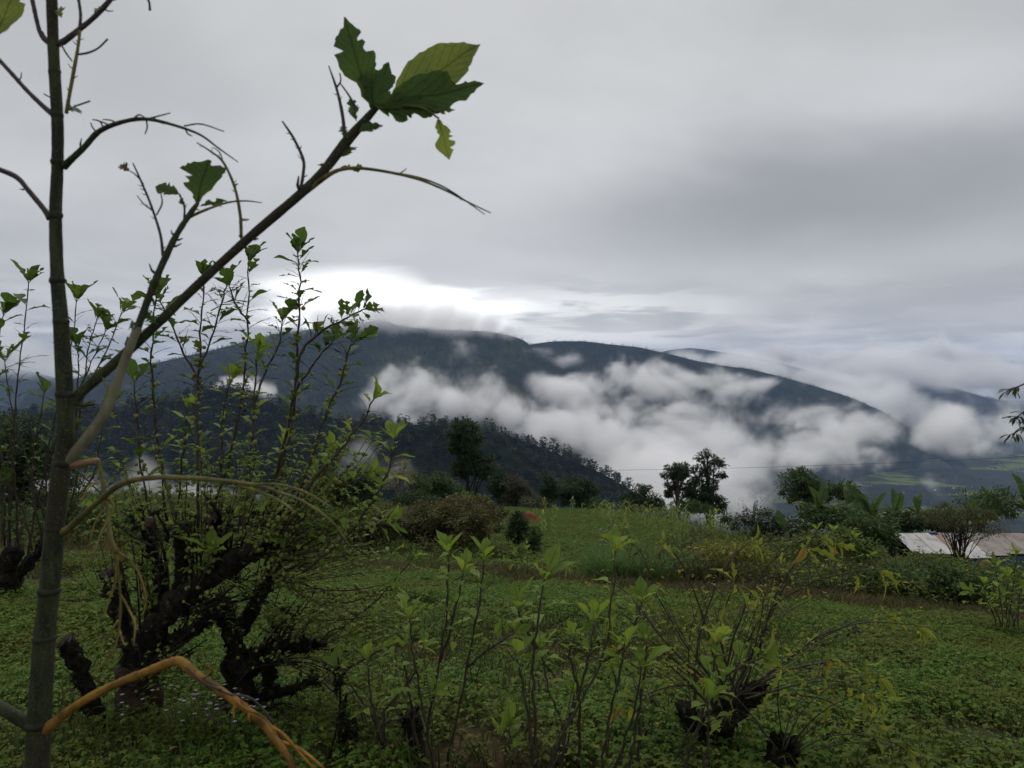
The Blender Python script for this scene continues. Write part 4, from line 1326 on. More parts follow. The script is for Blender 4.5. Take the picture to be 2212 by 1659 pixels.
M_bean = cover_mat('bean_leaf', (0.052, 0.108, 0.019), (0.13, 0.222, 0.036), (0.24, 0.20, 0.05), (0.115, 0.125, 0.026), 0.38, 0.7)
M_grass = cover_mat('grass_blade', (0.045, 0.070, 0.020), (0.085, 0.105, 0.032), (0.16, 0.13, 0.06), (0.10, 0.085, 0.035), 0.3, 0.3)
M_drygrass = cover_mat('dry_grass_blade', (0.085, 0.075, 0.032), (0.14, 0.105, 0.05), (0.18, 0.14, 0.07), (0.075, 0.075, 0.028), 0.25, 0.6)
M_weed = cover_mat('weed_leaf', (0.055, 0.098, 0.022), (0.12, 0.170, 0.034), (0.25, 0.22, 0.04), (0.09, 0.092, 0.028), 0.38, 0.35)
M_tallgrass = cover_mat('tall_grass_blade', (0.07, 0.14, 0.035), (0.13, 0.22, 0.055), (0.14, 0.16, 0.06), (0.06, 0.10, 0.035), 0.35, 0.5)


def bean_proto(seed, n=13):
    rg = random.Random(seed)
    b = MB()
    for _ in range(n):
        r, a = 0.17 * math.sqrt(rg.random()), rg.uniform(0, 6.28)
        h = rg.uniform(0.03, 0.17)
        c = Vector((r * math.cos(a), r * math.sin(a), h))
        d0 = rg.uniform(0, 6.28)
        up = Vector((rg.uniform(-.6, .6), rg.uniform(-.6, .6), 1))
        L = rg.uniform(0.026, 0.046)
        for k in (-1.25, 0, 1.25):
            dr = Vector((math.cos(d0 + k), math.sin(d0 + k), rg.uniform(-.2, .15)))
            leaflet(b, c, dr, up, L, L * 0.72)
        b.add([c * 0.6 * 1.0 - Vector((0, 0, h * .6)), c + Vector((0.003, 0, 0)), c - Vector((0.003, 0, 0))], (), [(0, 1, 2)])
    me = b.mesh('bean_plant')
    me.materials.append(M_bean)
    return me


def grass_proto(seed, mat, n=16, h=0.3, w=0.008, lean=0.6, spread=0.08):
    rg = random.Random(seed)
    b = MB()
    for _ in range(n):
        a = rg.uniform(0, 6.28)
        p = Vector((rg.gauss(0, spread), rg.gauss(0, spread), 0))
        o_ = Vector((math.cos(a), math.sin(a), 0))
        sd = Vector((-o_.y, o_.x, 0)) * w
        hh = h * rg.uniform(0.5, 1.2)
        ln = lean * rg.uniform(0.2, 1.0) * hh
        m1 = p + o_ * ln * .3 + Vector((0, 0, hh * .6))
        e = p + o_ * ln + Vector((0, 0, hh * rg.uniform(.7, 1)))
        b.add([p - sd, p + sd, m1 + sd * .8, m1 - sd * .8, e], [(0, 1, 2, 3)], [(3, 2, 4)])
    me = b.mesh('grass_tuft')
    me.materials.append(mat)
    return me


def weed_proto(seed, mat, h=0.8, n=46, L=0.09, wr=0.5, stems=5, spread=0.25):
    rg = random.Random(seed)
    b = MB()
    for s in range(stems):
        a = rg.uniform(0, 6.28)
        p0 = Vector((rg.gauss(0, spread * .3), rg.gauss(0, spread * .3), -0.05))
        hh = h * rg.uniform(0.6, 1.1)
        e = p0 + Vector((math.cos(a) * spread * 1.4, math.sin(a) * spread * 1.4, hh))
        mid_ = p0.lerp(e, 0.5) + Vector((0, 0, hh * .08))
        b.tube([p0, mid_, e], [0.008, 0.006, 0.003], 3, False)
        for k in range(n // stems):
            f = rg.uniform(0.2, 1.0)
            p = p0.lerp(mid_, f * 2) if f < .5 else mid_.lerp(e, f * 2 - 1)
            an = rg.uniform(0, 6.28)
            l_ = L * rg.uniform(.6, 1.3)
            dr = Vector((math.cos(an), math.sin(an), rg.uniform(-.3, .7)))
            leaflet(b, p + dr * l_ * .2, dr, Vector((rg.uniform(-.4, .4), rg.uniform(-.4, .4), 1)), l_, l_ * wr, 0.3, 0.3)
    me = b.mesh('weed')
    me.materials.append(mat)
    return me


rs = np.random.RandomState(12)


def near_mask(X, Y):
    return Y < edge_y(X) - 0.15


# beans of the near field
N = 46000
Y = np.sqrt(rs.uniform(1.6 ** 2, 21 ** 2, N))
X = rs.uniform(-1, 1, N) * (0.80 * Y + 1.2)
dens = fbm2(X * 0.8, Y * 0.8, 91, 3)
k = near_mask(X, Y) & (dens > -0.5 + rs.uniform(-.2, .2, N))
X, Y = X[k], Y[k]
P = np.stack([X, Y, ground(X, Y)], -1)
scatter('bean_crop', 'dense low bean plants covering the near field', P, [bean_proto(i) for i in range(6)], scl=rs.uniform(0.65, 1.15, len(P)) * (1 + 0.25 * fbm2(X * .4, Y * .4, 17, 2)), seed=1)
# beans of the far field
N = 30000
Y = np.sqrt(rs.uniform(17 ** 2, 72 ** 2, N))
X = rs.uniform(-0.25, 0.42, N) * Y
k = (Y > edge_y(X) + 1.4) & (Y < crest_y(X) + 1)
X, Y = X[k], Y[k]
P = np.stack([X, Y, ground(X, Y)], -1)
scatter('far_bean_crop', 'even green bean rows on the field below the path', P, [bean_proto(i + 20, 12) for i in range(4)], scl=rs.uniform(1.2, 2.2, len(P)), seed=2)
# grass along the path and short weeds through the near field
N = 5200
X = rs.uniform(-16, 16, N)
Y = edge_y(X) + rs.normal(0.1, 0.55, N)
P = np.stack([X, Y, ground(X, Y)], -1)
scatter('path_grass', 'dry brownish grass fringe along the field path', P, [grass_proto(i, M_drygrass, 18, 0.20, 0.008, 0.9) for i in range(3)] + [grass_proto(9, M_grass, 18, 0.22)], seed=3)
N = 5200
Y = np.sqrt(rs.uniform(1.6 ** 2, 17 ** 2, N))
X = rs.uniform(-1, 1, N) * (0.80 * Y + 1.2)
k = near_mask(X, Y) & (fbm2(X * .3 + 7, Y * .3, 95, 3) > 0.0)
X, Y = X[k], Y[k]
P = np.stack([X, Y, ground(X, Y)], -1)
scatter('field_weeds', 'grass tufts and broad-leaved weeds among the beans', P, [grass_proto(i + 40, M_grass, 14, 0.22, 0.006) for i in range(3)] + [weed_proto(50 + i, M_weed, 0.25, 22, 0.055, 0.5, 4, 0.1) for i in range(3)], seed=4)
# undergrowth beyond the path: right belt and left belt
N = 9000
X = rs.uniform(2.0, 40, N)
Y = rs.uniform(10, 52, N)
u_ = X / Y
k = (Y > edge_y(X) + 0.9) & (u_ > 0.155 + 0.006 * np.maximum(0, Y - 20)) & (u_ < 0.85) & ((Y < 33) | (u_ > 0.30)) & (rs.uniform(0, 1, N) < 1.25 - Y / 60)
k &= ~((X > 16.4) & (X < 27) & (Y > 31.6) & (Y < 36.5))
X, Y = X[k], Y[k]
P = np.stack([X, Y, ground(X, Y)], -1)
scatter('undergrowth', 'tangled green weeds and bushes below the path on the right', P, [weed_proto(70 + i, M_weed, 0.75, 60, 0.11, 0.5, 6, 0.32) for i in range(4)] + [grass_proto(80 + i, M_grass, 30, 0.75, 0.012, 0.8, 0.14) for i in range(2)],
        scl=rs.uniform(0.7, 1.35, len(P)) * np.where((Y > 22) & (X > 13) & (Y < 33), 0.5, 1.0) * np.where((X / Y > 0.47) & (Y < 33), 0.9, 1.0), seed=5)
N = 5200
X = rs.uniform(-36, 2.2, N)
Y = rs.uniform(17, 62, N)
u_ = X / Y
k = (Y > edge_y(X) + 0.9) & (u_ < -0.02 - 0.0008 * (Y - 20)) & (u_ > -0.85)
X, Y = X[k], Y[k]
P = np.stack([X, Y, ground(X, Y)], -1)
scatter('undergrowth', 'low weeds and rough grass beyond the field on the left', P, [weed_proto(90 + i, M_weed, 0.65, 60, 0.11, 0.5, 6, 0.34) for i in range(3)] + [grass_proto(85 + i, M_grass, 30, 0.6, 0.012, 0.8, 0.14) for i in range(2)],
        scl=rs.uniform(0.7, 1.3, len(P)), seed=6)
# tall fresh grass patch below the path
N = 420
x_ = rs.uniform(1280, 1490, N)
Y = rs.uniform(18.3, 22.5, N)
X = (x_ - 1106) / F * Y
P = np.stack([X, Y, ground(X, Y)], -1)
scatter('tall_grass', 'tall fresh green fodder grass just below the path', P, [grass_proto(60 + i, M_tallgrass, 18, 0.75, 0.016, 0.9, 0.12) for i in range(3)], seed=7)
# the worn path
px_ = np.linspace(-16, 15, 90)
ro = np.array([0.10, 0.42, 0.75])
XX = np.repeat(px_[None, :], 3, 0)
YY = edge_y(XX) + ro[:, None] + 0.12 * np.sin(XX * 0.9)
mp, tp, op = new_mat('path_earth')
pp = tp.node('ShaderNodeTexCoord').outputs['Object']
pc = tp.mix(tp.ramp(tp.noise(pp, 5, 5, 0.6), 0.35, 0.65), (0.075, 0.055, 0.034), (0.12, 0.10, 0.05))
tp.l.new(principled(tp, pc, 0.95, 0.1, tp.noise(pp, 30, 4), 0.6, 0.03).outputs[0], op.inputs[0])
grid_obj('path', XX, YY, ground(XX, YY) + 0.03, mp)

# ------------------------------------------------------------------ trees and bushes of the middle distance
def crown_mat(name, c1, c2, c3=None, transl=0.25):
    return leaf_mat(name, tuple(c * 1.35 for c in c1), tuple(c * 1.35 for c in c2), c3, transl, 0.5, 0.2, False, 0.8)


M_cr_dark = crown_mat('dark_foliage', (0.016, 0.030, 0.014), (0.036, 0.060, 0.022), (0.06, 0.09, 0.03))
M_cr_mid = crown_mat('mid_foliage', (0.028, 0.052, 0.018), (0.058, 0.092, 0.028), (0.09, 0.12, 0.035))
M_cr_light = crown_mat('light_foliage', (0.055, 0.085, 0.022), (0.11, 0.14, 0.035), (0.17, 0.17, 0.045))
M_cr_brown = crown_mat('brown_foliage', (0.040, 0.040, 0.016), (0.085, 0.075, 0.028), (0.10, 0.11, 0.035))
M_cr_rust = crown_mat('reddish_foliage', (0.040, 0.036, 0.024), (0.07, 0.062, 0.040), (0.05, 0.07, 0.03))
M_cr_pale = crown_mat('pale_foliage', (0.14, 0.14, 0.07), (0.22, 0.21, 0.11), (0.10, 0.12, 0.05))
M_cr_yel = crown_mat('yellow_foliage', (0.10, 0.12, 0.025), (0.17, 0.17, 0.035), (0.22, 0.15, 0.03))
M_wood = bark_mat('tree_bark', (0.018, 0.015, 0.012), (0.05, 0.042, 0.034), 8, 0.9, 0.1)
M_flower = leaf_mat('white_flower', (0.42, 0.40, 0.42), (0.60, 0.57, 0.58), None, 0.3, 0.6, 0.2)
M_lilac = leaf_mat('lilac_flower', (0.30, 0.26, 0.28), (0.46, 0.40, 0.42), None, 0.3, 0.6, 0.2)


def plant_tree(name, label, cat, root_p, blobs, leaf_m, leaf=0.2, n=2200, trunk_r=0.12, seed=1, clumps=26, clump_r=0.33, wr=0.5, droop=0.0, flowers=None, nflow=0, fl=0.08,
               trunk_top=None, group=None, wood=None, lean=(0, 0), shell=0.55, limbs=14, stems=1):
    """blobs: (centre, radius vector) in world space. Trunk with limbs running into the crown, crown of small leaves in clumps"""
    rg = random.Random(seed)
    org = Vector(root_p)
    root = tag(empty(name, org), label, cat, group)
    vol = [r[0] * r[1] * r[2] for _, r in blobs]
    tot = sum(v_ ** 0.67 for v_ in vol)
    cl = []
    for (c, r), v_ in zip(blobs, vol):
        k = max(4, int(clumps * v_ ** 0.67 / tot))
        for _ in range(k):
            while True:
                q_ = Vector((rg.uniform(-1, 1), rg.uniform(-1, 1), rg.uniform(-1, 1)))
                if q_.length <= 1 and q_.length > shell * rg.random():
                    break
            s_ = rg.uniform(0.55, 1.25)
            cl.append((Vector(c) - org + Vector((q_.x * r[0], q_.y * r[1], q_.z * r[2])), min(r) * clump_r * s_, Vector(c) - org))
    b = MB()
    per = max(3, n // len(cl))
    for c, cr, cc in cl:
        outw = (c - cc)
        outw = outw.normalized() if outw.length > 1e-3 else Vector((0, 0, 1))
        for _ in range(per):
            o_ = Vector((rg.gauss(0, 1), rg.gauss(0, 1), rg.gauss(0, 0.7)))
            p = c + o_ * cr * 0.62
            dr = (o_.normalized() + outw * 0.5 + Vector((0, 0, rg.uniform(-.4, .3) - droop))).normalized()
            up = Vector((rg.uniform(-.7, .7), rg.uniform(-.7, .7), 1))
            L = leaf * rg.uniform(0.6, 1.35)
            leaflet(b, p, dr, up, L, L * wr, 0.3, 0.3)
    b.build('crown', leaf_m, root)
    # wood
    wb = MB()
    mats = wood or M_wood
    topz = max(c.z for c, _, _ in cl)
    for s in range(stems):
        off = Vector((rg.uniform(-1, 1), rg.uniform(-1, 1), 0)) * trunk_r * 2.0 if stems > 1 else Vector()
        tgt = trunk_top if trunk_top is not None else sum((Vector(c) for c, _ in blobs), Vector()) / len(blobs)
        tl = Vector(tgt) - org + off * 3
        tp_ = [Vector((0, 0, -0.15)) + off, Vector((tl.x * .2, tl.y * .2, tl.z * .35)) + off, Vector((tl.x * .6, tl.y * .6, tl.z * .7)), tl]
        path = smooth_path(tp_, 4)
        m_ = len(path)
        wb.tube(path, [trunk_r * (1 - 0.65 * i / (m_ - 1)) * rg.uniform(.9, 1.1) for i in range(m_)], 7, True, 0.1, rg)
        for c, cr, cc in rg.sample(cl, min(len(cl), limbs // stems)):
            f = rg.uniform(0.35, 0.95)
            st = path[int(f * (m_ - 1))]
            if c.z < st.z - 0.3:
                st = path[max(1, int(0.3 * (m_ - 1)))]
            mid_ = st.lerp(c, 0.5) + Vector((0, 0, 0.12 * (c - st).length))
            wb.tube([st, mid_, c], [trunk_r * .38, trunk_r * .25, trunk_r * .08], 5, False)
    wb.build('trunk', mats, root)
    if flowers is not None:
        fb = MB()
        for _ in range(nflow):
            c, cr, cc = rg.choice(cl)
            o_ = Vector((rg.gauss(0, 1), rg.gauss(0, 1) - 0.5, abs(rg.gauss(0, 1)) * .8))
            p = c + o_.normalized() * cr * rg.uniform(0.8, 1.4)
            a0 = rg.uniform(0, 6.28)
            for q_ in range(4):
                an = a0 + q_ * 1.57
                leaflet(fb, p, Vector((math.cos(an), math.sin(an), rg.uniform(.1, .6))), Vector((0, -.3, 1)), fl, fl * .7, .2, .1)
        tag(fb.build('flowers', flowers, root), kind='stuff')
    return root


def blob(x, y, Y, rx, rz=None, ry=None):
    """a crown lobe at picture place x, y at depth Y; radii given in picture units"""
    k = Y / F
    rz = rx if rz is None else rz
    return (at(x, y, Y), Vector((rx * k, (ry if ry else rx) * k, rz * k)))


def tree_at(name, label, cat, x, Y, blobs, mat, **kw):
    bl = [blob(bx, by, Y + (kw.get('dY', 0)), *r) for bx, by, *r in blobs]
    kw.pop('dY', None)
    return plant_tree(name, label, cat, on_ground(x, Y), bl, mat, **kw)


# the row along the crest of the far field
tree_at('tall_tree', 'tallest dark leafy tree with a lopsided lower lobe on the field crest', 'tree', 1012, 74,
        [(1000, 928, 32, 20), (1012, 945, 30, 24), (1002, 975, 30, 26), (1018, 1000, 38, 22), (1052, 1000, 24, 18), (1000, 1018, 26, 18), (1050, 1022, 18, 12), (985, 955, 14, 24)], M_cr_dark, leaf=0.30, n=7500, clumps=90, seed=101,
        trunk_r=0.26, clump_r=0.5, trunk_top=at(1008, 960, 74), droop=0.2)
tree_at('layered_tree', 'tall airy tree with tiered dark branches on the crest, right one of the pair', 'tree', 1530, 72,
        [(1523, 982, 18, 10), (1535, 998, 28, 9), (1512, 1012, 22, 8), (1540, 1022, 26, 10), (1522, 1042, 34, 12), (1520, 1066, 38, 14), (1548, 1085, 28, 13), (1500, 1088, 34, 15), (1565, 1100, 18, 9), (1525, 1100, 34, 10), (1505, 1070, 26, 14)], M_cr_dark, leaf=0.27, n=6800, clumps=110, seed=102,
        trunk_r=0.2, clump_r=0.55, trunk_top=at(1528, 985, 72), droop=0.25, limbs=30)
tree_at('layered_tree', 'umbrella-topped airy tree with a pale forked trunk, left one of the pair', 'tree', 1462, 71,
        [(1462, 1012, 32, 10), (1445, 1026, 18, 8), (1480, 1026, 26, 10), (1448, 1052, 18, 10), (1478, 1058, 24, 12), (1440, 1068, 14, 7)], M_cr_dark, leaf=0.26, n=3300, clumps=60, seed=103, trunk_r=0.2, clump_r=0.55,
        trunk_top=at(1462, 1030, 71), droop=0.25, limbs=26, wood=bark_mat('greyish_bark', (0.04, 0.03, 0.026), (0.09, 0.07, 0.06), 6), stems=2)
tree_at('round_bush', 'dark rounded bush on the crest beside the airy trees', 'bush', 1385, 70, [(1386, 1072, 34, 20), (1360, 1086, 20, 14), (1410, 1088, 24, 14), (1392, 1058, 14, 10)], M_cr_dark, leaf=0.22, n=3600, clumps=60, seed=104, clump_r=0.5)
tree_at('low_bush', 'low green bush at the foot of the airy trees', 'bush', 1480, 68, [(1490, 1093, 30, 12), (1465, 1100, 20, 9), (1520, 1098, 20, 9)], M_cr_mid, leaf=0.2, n=1800, clumps=40, seed=105, clump_r=0.55, trunk_r=0.06)
tree_at('broad_tree', 'broad dark tree with grey trunks at the right end of the crest row', 'tree', 1250, 71, [(1240, 1052, 36, 20), (1275, 1058, 18, 18), (1225, 1068, 20, 16), (1262, 1075, 24, 14)], M_cr_dark, leaf=0.25, n=3600, clumps=60, seed=106, clump_r=0.5, stems=3, trunk_r=0.11)
tree_at('slim_tree', 'slim upright dark tree in the crest row', 'tree', 1183, 72, [(1182, 1042, 14, 22), (1190, 1065, 18, 18), (1178, 1075, 16, 14)], M_cr_dark, leaf=0.24, n=1900, clumps=36, seed=107, clump_r=0.55, trunk_r=0.1)
tree_at('reddish_tree', 'reddish brown tree between darker trees in the crest row', 'tree', 1115, 70, [(1112, 1045, 26, 18), (1125, 1065, 24, 18), (1100, 1072, 20, 16)], M_cr_rust, leaf=0.23, n=2700, clumps=46, seed=108, clump_r=0.5, trunk_r=0.1)
tree_at('dark_tree', 'small dark dense tree just right of the tallest tree', 'tree', 1078, 71, [(1076, 1038, 22, 18), (1070, 1055, 20, 14), (1085, 1070, 16, 14)], M_cr_dark, leaf=0.22, n=2200, clumps=40, seed=109, clump_r=0.5, trunk_r=0.1)
tree_at('pale_bush', 'pale grey-green bush low in the crest row', 'bush', 1150, 68, [(1150, 1082, 22, 12), (1168, 1088, 14, 9)], crown_mat('grey_green_foliage', (0.05, 0.06, 0.03), (0.09, 0.10, 0.055)), leaf=0.2, n=1100, clumps=24, seed=110, clump_r=0.55, trunk_r=0.05)
tree_at('low_bush', 'small bush ending the crest row beside the open gap', 'bush', 1290, 69, [(1292, 1090, 22, 10), (1312, 1098, 14, 7)], M_cr_mid, leaf=0.2, n=1000, clumps=22, seed=111, clump_r=0.55, trunk_r=0.05)
tree_at('green_tree', 'leafy bright green tree left of the tallest tree', 'tree', 945, 66, [(950, 1045, 42, 20), (915, 1050, 22, 16), (975, 1062, 28, 16), (940, 1070, 36, 14)], M_cr_mid, leaf=0.24, n=4200, clumps=64, seed=112, clump_r=0.5, trunk_r=0.14)
tree_at('green_tree', 'small upright green tree between round bush and tall tree', 'tree', 905, 64, [(897, 1035, 18, 18), (905, 1058, 22, 16)], M_cr_mid, leaf=0.22, n=1700, clumps=34, seed=113, clump_r=0.5, trunk_r=0.1)
tree_at('round_bush', 'smooth domed dark green bush left of the crest row', 'bush', 892, 52, [(895, 1078, 48, 17), (870, 1090, 30, 14), (925, 1090, 30, 14)], M_cr_dark, leaf=0.17, n=5200, clumps=90, seed=114, clump_r=0.42, trunk_r=0.1)
tree_at('pale_tree', 'sparse pale yellow-green tree with visible branches', 'tree', 862, 60, [(868, 1000, 16, 12), (858, 1022, 24, 14), (880, 1030, 20, 14), (845, 1045, 16, 12)], M_cr_pale, leaf=0.18, n=900, clumps=40, seed=115, clump_r=0.5, trunk_r=0.1, limbs=24,
        wood=bark_mat('pale_bark', (0.12, 0.10, 0.08), (0.2, 0.17, 0.13), 6))
tree_at('dark_tree', 'dark spreading tree half hidden behind the fig stems', 'tree', 765, 46, [(770, 1035, 50, 22), (735, 1050, 34, 22), (800, 1062, 32, 20), (760, 1075, 50, 20)], M_cr_dark, leaf=0.2, n=5200, clumps=80, seed=116, clump_r=0.48, trunk_r=0.14)
tree_at('drooping_bush', 'feathery light bush in front of the tallest tree', 'bush', 1010, 56, [(1005, 1078, 32, 12), (1040, 1085, 26, 10), (975, 1088, 26, 10)], M_cr_light, leaf=0.22, n=1900, clumps=50, seed=117, clump_r=0.5, trunk_r=0.08, droop=0.4)
tree_at('brown_bush', 'sprawling brown thorny bush with pale flower heads beyond the field', 'bush', 930, 24, [(860, 1122, 70, 22), (930, 1115, 70, 26), (1000, 1112, 66, 24), (1050, 1125, 40, 24), (960, 1150, 90, 24), (830, 1150, 60, 24), (1030, 1155, 50, 22)],
        M_cr_brown, leaf=0.10, n=13000, clumps=200, seed=118, clump_r=0.5, trunk_r=0.09, flowers=M_flower, nflow=110, fl=0.022, limbs=40, stems=4)
tree_at('yellow_bush', 'yellowish feathery bush at the left end of the brown bush', 'bush', 800, 22, [(790, 1120, 50, 18), (740, 1145, 50, 20), (830, 1135, 40, 18)], M_cr_brown, leaf=0.11, n=4200, clumps=80, seed=119, clump_r=0.5, trunk_r=0.05, stems=3)
tree_at('flowering_bush', 'bush dotted with white flower heads above the brown bush', 'bush', 1040, 29, [(1040, 1092, 34, 14), (985, 1085, 30, 12), (1075, 1110, 22, 14)], M_cr_brown, leaf=0.11, n=3000, clumps=60, seed=120, clump_r=0.5, trunk_r=0.05, flowers=M_flower, nflow=150, fl=0.03, stems=3)
tree_at('dark_shrub', 'dark upright shrub in front of the red soil heap, left of two', 'shrub', 1118, 25, [(1118, 1128, 18, 22), (1112, 1155, 18, 22), (1135, 1140, 12, 16)], M_cr_dark, leaf=0.075, n=3400, clumps=50, seed=121, clump_r=0.5, trunk_r=0.03)
tree_at('dark_shrub', 'smaller green upright shrub right of the dark one', 'shrub', 1156, 24.5, [(1156, 1158, 13, 18), (1154, 1178, 12, 16)], M_cr_mid, leaf=0.07, n=1700, clumps=34, seed=122, clump_r=0.5, trunk_r=0.025)
tree_at('white_flowered_weed', 'tall weed with scattered white flowers in the far field', 'weed', 1322, 24, [(1310, 1155, 16, 14), (1330, 1180, 20, 16), (1300, 1185, 14, 12)], M_cr_mid, leaf=0.07, n=420, clumps=26, seed=123, clump_r=0.6, trunk_r=0.012, flowers=M_flower, nflow=46, fl=0.035, stems=3)
tree_at('lilac_bush', 'bush covered in pale lilac blossom below the airy trees', 'bush', 1640, 31, [(1590, 1125, 30, 14), (1640, 1120, 40, 18), (1700, 1135, 40, 18), (1740, 1150, 34, 18), (1660, 1150, 50, 18), (1780, 1165, 30, 14)], M_cr_dark, leaf=0.11, n=6000, clumps=120, seed=124, clump_r=0.5,
        trunk_r=0.05, flowers=M_lilac, nflow=620, fl=0.055, stems=4)
tree_at('bare_shrub', 'bare pale twigs sticking up against the mist', 'shrub', 1620, 34, [(1600, 1085, 14, 16), (1640, 1075, 20, 24), (1660, 1095, 16, 16)], M_cr_pale, leaf=0.08, n=120, clumps=30, seed=125, clump_r=0.5, trunk_r=0.02, limbs=30, stems=4)
tree_at('round_tree', 'big rounded green tree above the banana plants', 'tree', 1735, 62, [(1735, 1040, 46, 26), (1718, 1058, 32, 22), (1765, 1058, 42, 20), (1740, 1075, 50, 16), (1730, 1026, 26, 14)], M_cr_mid, leaf=0.22, n=7000, clumps=110, seed=126, clump_r=0.42, trunk_r=0.2)
tree_at('round_tree', 'lower round green tree just right of the big rounded one', 'tree', 1815, 58, [(1815, 1055, 30, 16), (1835, 1068, 28, 14)], M_cr_mid, leaf=0.22, n=2600, clumps=50, seed=127, clump_r=0.45, trunk_r=0.12)
tree_at('leafy_shrub', 'dense leafy shrub under the banana plants', 'shrub', 1790, 38, [(1770, 1115, 44, 22), (1830, 1125, 46, 22), (1890, 1130, 40, 18), (1740, 1130, 30, 18)], M_cr_mid, leaf=0.2, n=5200, clumps=90, seed=128, clump_r=0.5, trunk_r=0.06, stems=3)
tree_at('leafy_shrub', 'dark leafy shrub behind the shed roof', 'shrub', 1985, 41, [(1960, 1130, 40, 18), (2020, 1125, 40, 16), (1920, 1135, 34, 16)], M_cr_dark, leaf=0.2, n=3600, clumps=70, seed=129, clump_r=0.5, trunk_r=0.06, stems=3)
tree_at('thin_tree', 'thin brownish fine-leaved tree in front of the shed', 'tree', 2070, 29, [(2050, 1120, 50, 20), (2000, 1115, 34, 16), (2110, 1115, 46, 20), (2150, 1135, 36, 18), (2060, 1095, 40, 12), (2080, 1145, 60, 16)], M_cr_brown, leaf=0.055, n=6500, clumps=260, seed=130, clump_r=0.55, trunk_r=0.05,
        limbs=60, stems=4, trunk_top=at(2070, 1130, 29))
tree_at('yellow_shrub', 'yellow-tipped shrub below the path under the lilac bush', 'shrub', 1570, 19.5, [(1560, 1190, 50, 22), (1620, 1200, 44, 24), (1540, 1220, 40, 22), (1660, 1225, 40, 22)], M_cr_yel, leaf=0.085, n=4200, clumps=120, seed=131, clump_r=0.55, trunk_r=0.02, stems=5)
tree_at('brown_bush', 'olive brown bush at the path edge below the yellow shrub', 'bush', 1600, 18.2, [(1570, 1245, 60, 22), (1640, 1250, 60, 22), (1510, 1250, 34, 18)], M_cr_brown, leaf=0.08, n=5200, clumps=120, seed=132, clump_r=0.5, trunk_r=0.02, stems=5)
tree_at('leafy_shrub', 'mid green shrub with upright shoots in front of the shed', 'shrub', 1800, 22, [(1760, 1175, 46, 24), (1820, 1170, 40, 26), (1870, 1190, 36, 22), (1790, 1210, 60, 20)], M_cr_light, leaf=0.12, n=4200, clumps=110, seed=133, clump_r=0.5, trunk_r=0.03, stems=5)
tree_at('leafy_shrub', 'bushy green shrub under the shed at the path', 'shrub', 1930, 17.2, [(1880, 1255, 50, 24), (1950, 1250, 60, 26), (2020, 1262, 50, 24)], M_cr_mid, leaf=0.09, n=5200, clumps=110, seed=134, clump_r=0.5, trunk_r=0.03, stems=5)
tree_at('leafy_shrub', 'green shrub standing at the right side of the path', 'shrub', 2060, 16, [(2050, 1240, 50, 26), (2110, 1262, 46, 26), (2080, 1285, 50, 22)], M_cr_mid, leaf=0.09, n=4200, clumps=100, seed=135, clump_r=0.5, trunk_r=0.03, stems=5)
tree_at('yellow_bush', 'low yellow-green bush left of the dark upright shrubs', 'bush', 1090, 22, [(1085, 1185, 34, 16), (1060, 1200, 30, 14), (1120, 1195, 20, 14)], M_cr_light, leaf=0.08, n=1900, clumps=50, seed=136, clump_r=0.55, trunk_r=0.02, stems=4)
tree_at('leafy_shrub', 'tall leafy green shrub left of the shed end', 'shrub', 1885, 31, [(1870, 1140, 40, 26), (1905, 1160, 30, 24), (1840, 1160, 34, 22)], M_cr_mid, leaf=0.15, n=4200, clumps=80, seed=141, clump_r=0.5, trunk_r=0.04, stems=4)
tree_at('leafy_shrub', 'bright leafy shrub covering the lower edge of the shed roof', 'shrub', 2010, 26, [(1995, 1208, 30, 14), (2040, 1218, 34, 14), (1965, 1222, 30, 14)], M_cr_light, leaf=0.13, n=2600, clumps=60, seed=142, clump_r=0.5, trunk_r=0.03, stems=4)
tree_at('dark_tree', 'leafy dark tree rising behind the shed at the right edge', 'tree', 2120, 46, [(2110, 1095, 50, 24), (2170, 1085, 50, 26), (2050, 1115, 40, 18)], M_cr_mid, leaf=0.2, n=4200, clumps=80, seed=143, clump_r=0.48, trunk_r=0.12)
# dark trees at the left edge
tree_at('dark_tree', 'big dark leafy tree mass behind the left edge fig tree', 'tree', 30, 27, [(20, 930, 60, 40), (90, 960, 50, 44), (40, 1010, 80, 50), (130, 1020, 50, 44), (-50, 980, 70, 60), (60, 1080, 90, 44)], M_cr_dark, leaf=0.16, n=9000, clumps=150, seed=137, clump_r=0.45, trunk_r=0.2)
tree_at('leafy_shrub', 'green shrub below the dark tree at the left edge', 'shrub', 170, 22, [(170, 1100, 60, 30), (90, 1130, 70, 30), (240, 1125, 50, 24), (20, 1130, 60, 30)], M_cr_mid, leaf=0.11, n=5200, clumps=110, seed=138, clump_r=0.5, trunk_r=0.04, stems=4)
tree_at('leafy_shrub', 'low green shrub between the forked limbs of the fig tree', 'shrub', 380, 23, [(380, 1115, 60, 22), (450, 1125, 50, 22), (310, 1130, 50, 20)], M_cr_light, leaf=0.11, n=4000, clumps=90, seed=139, clump_r=0.5, trunk_r=0.04, stems=4)
tree_at('leafy_shrub', 'low shrub behind the fruiting fig stems', 'shrub', 620, 24, [(600, 1130, 60, 22), (680, 1120, 50, 24), (540, 1140, 40, 20)], M_cr_mid, leaf=0.11, n=4000, clumps=90, seed=140, clump_r=0.5, trunk_r=0.04, stems=4)

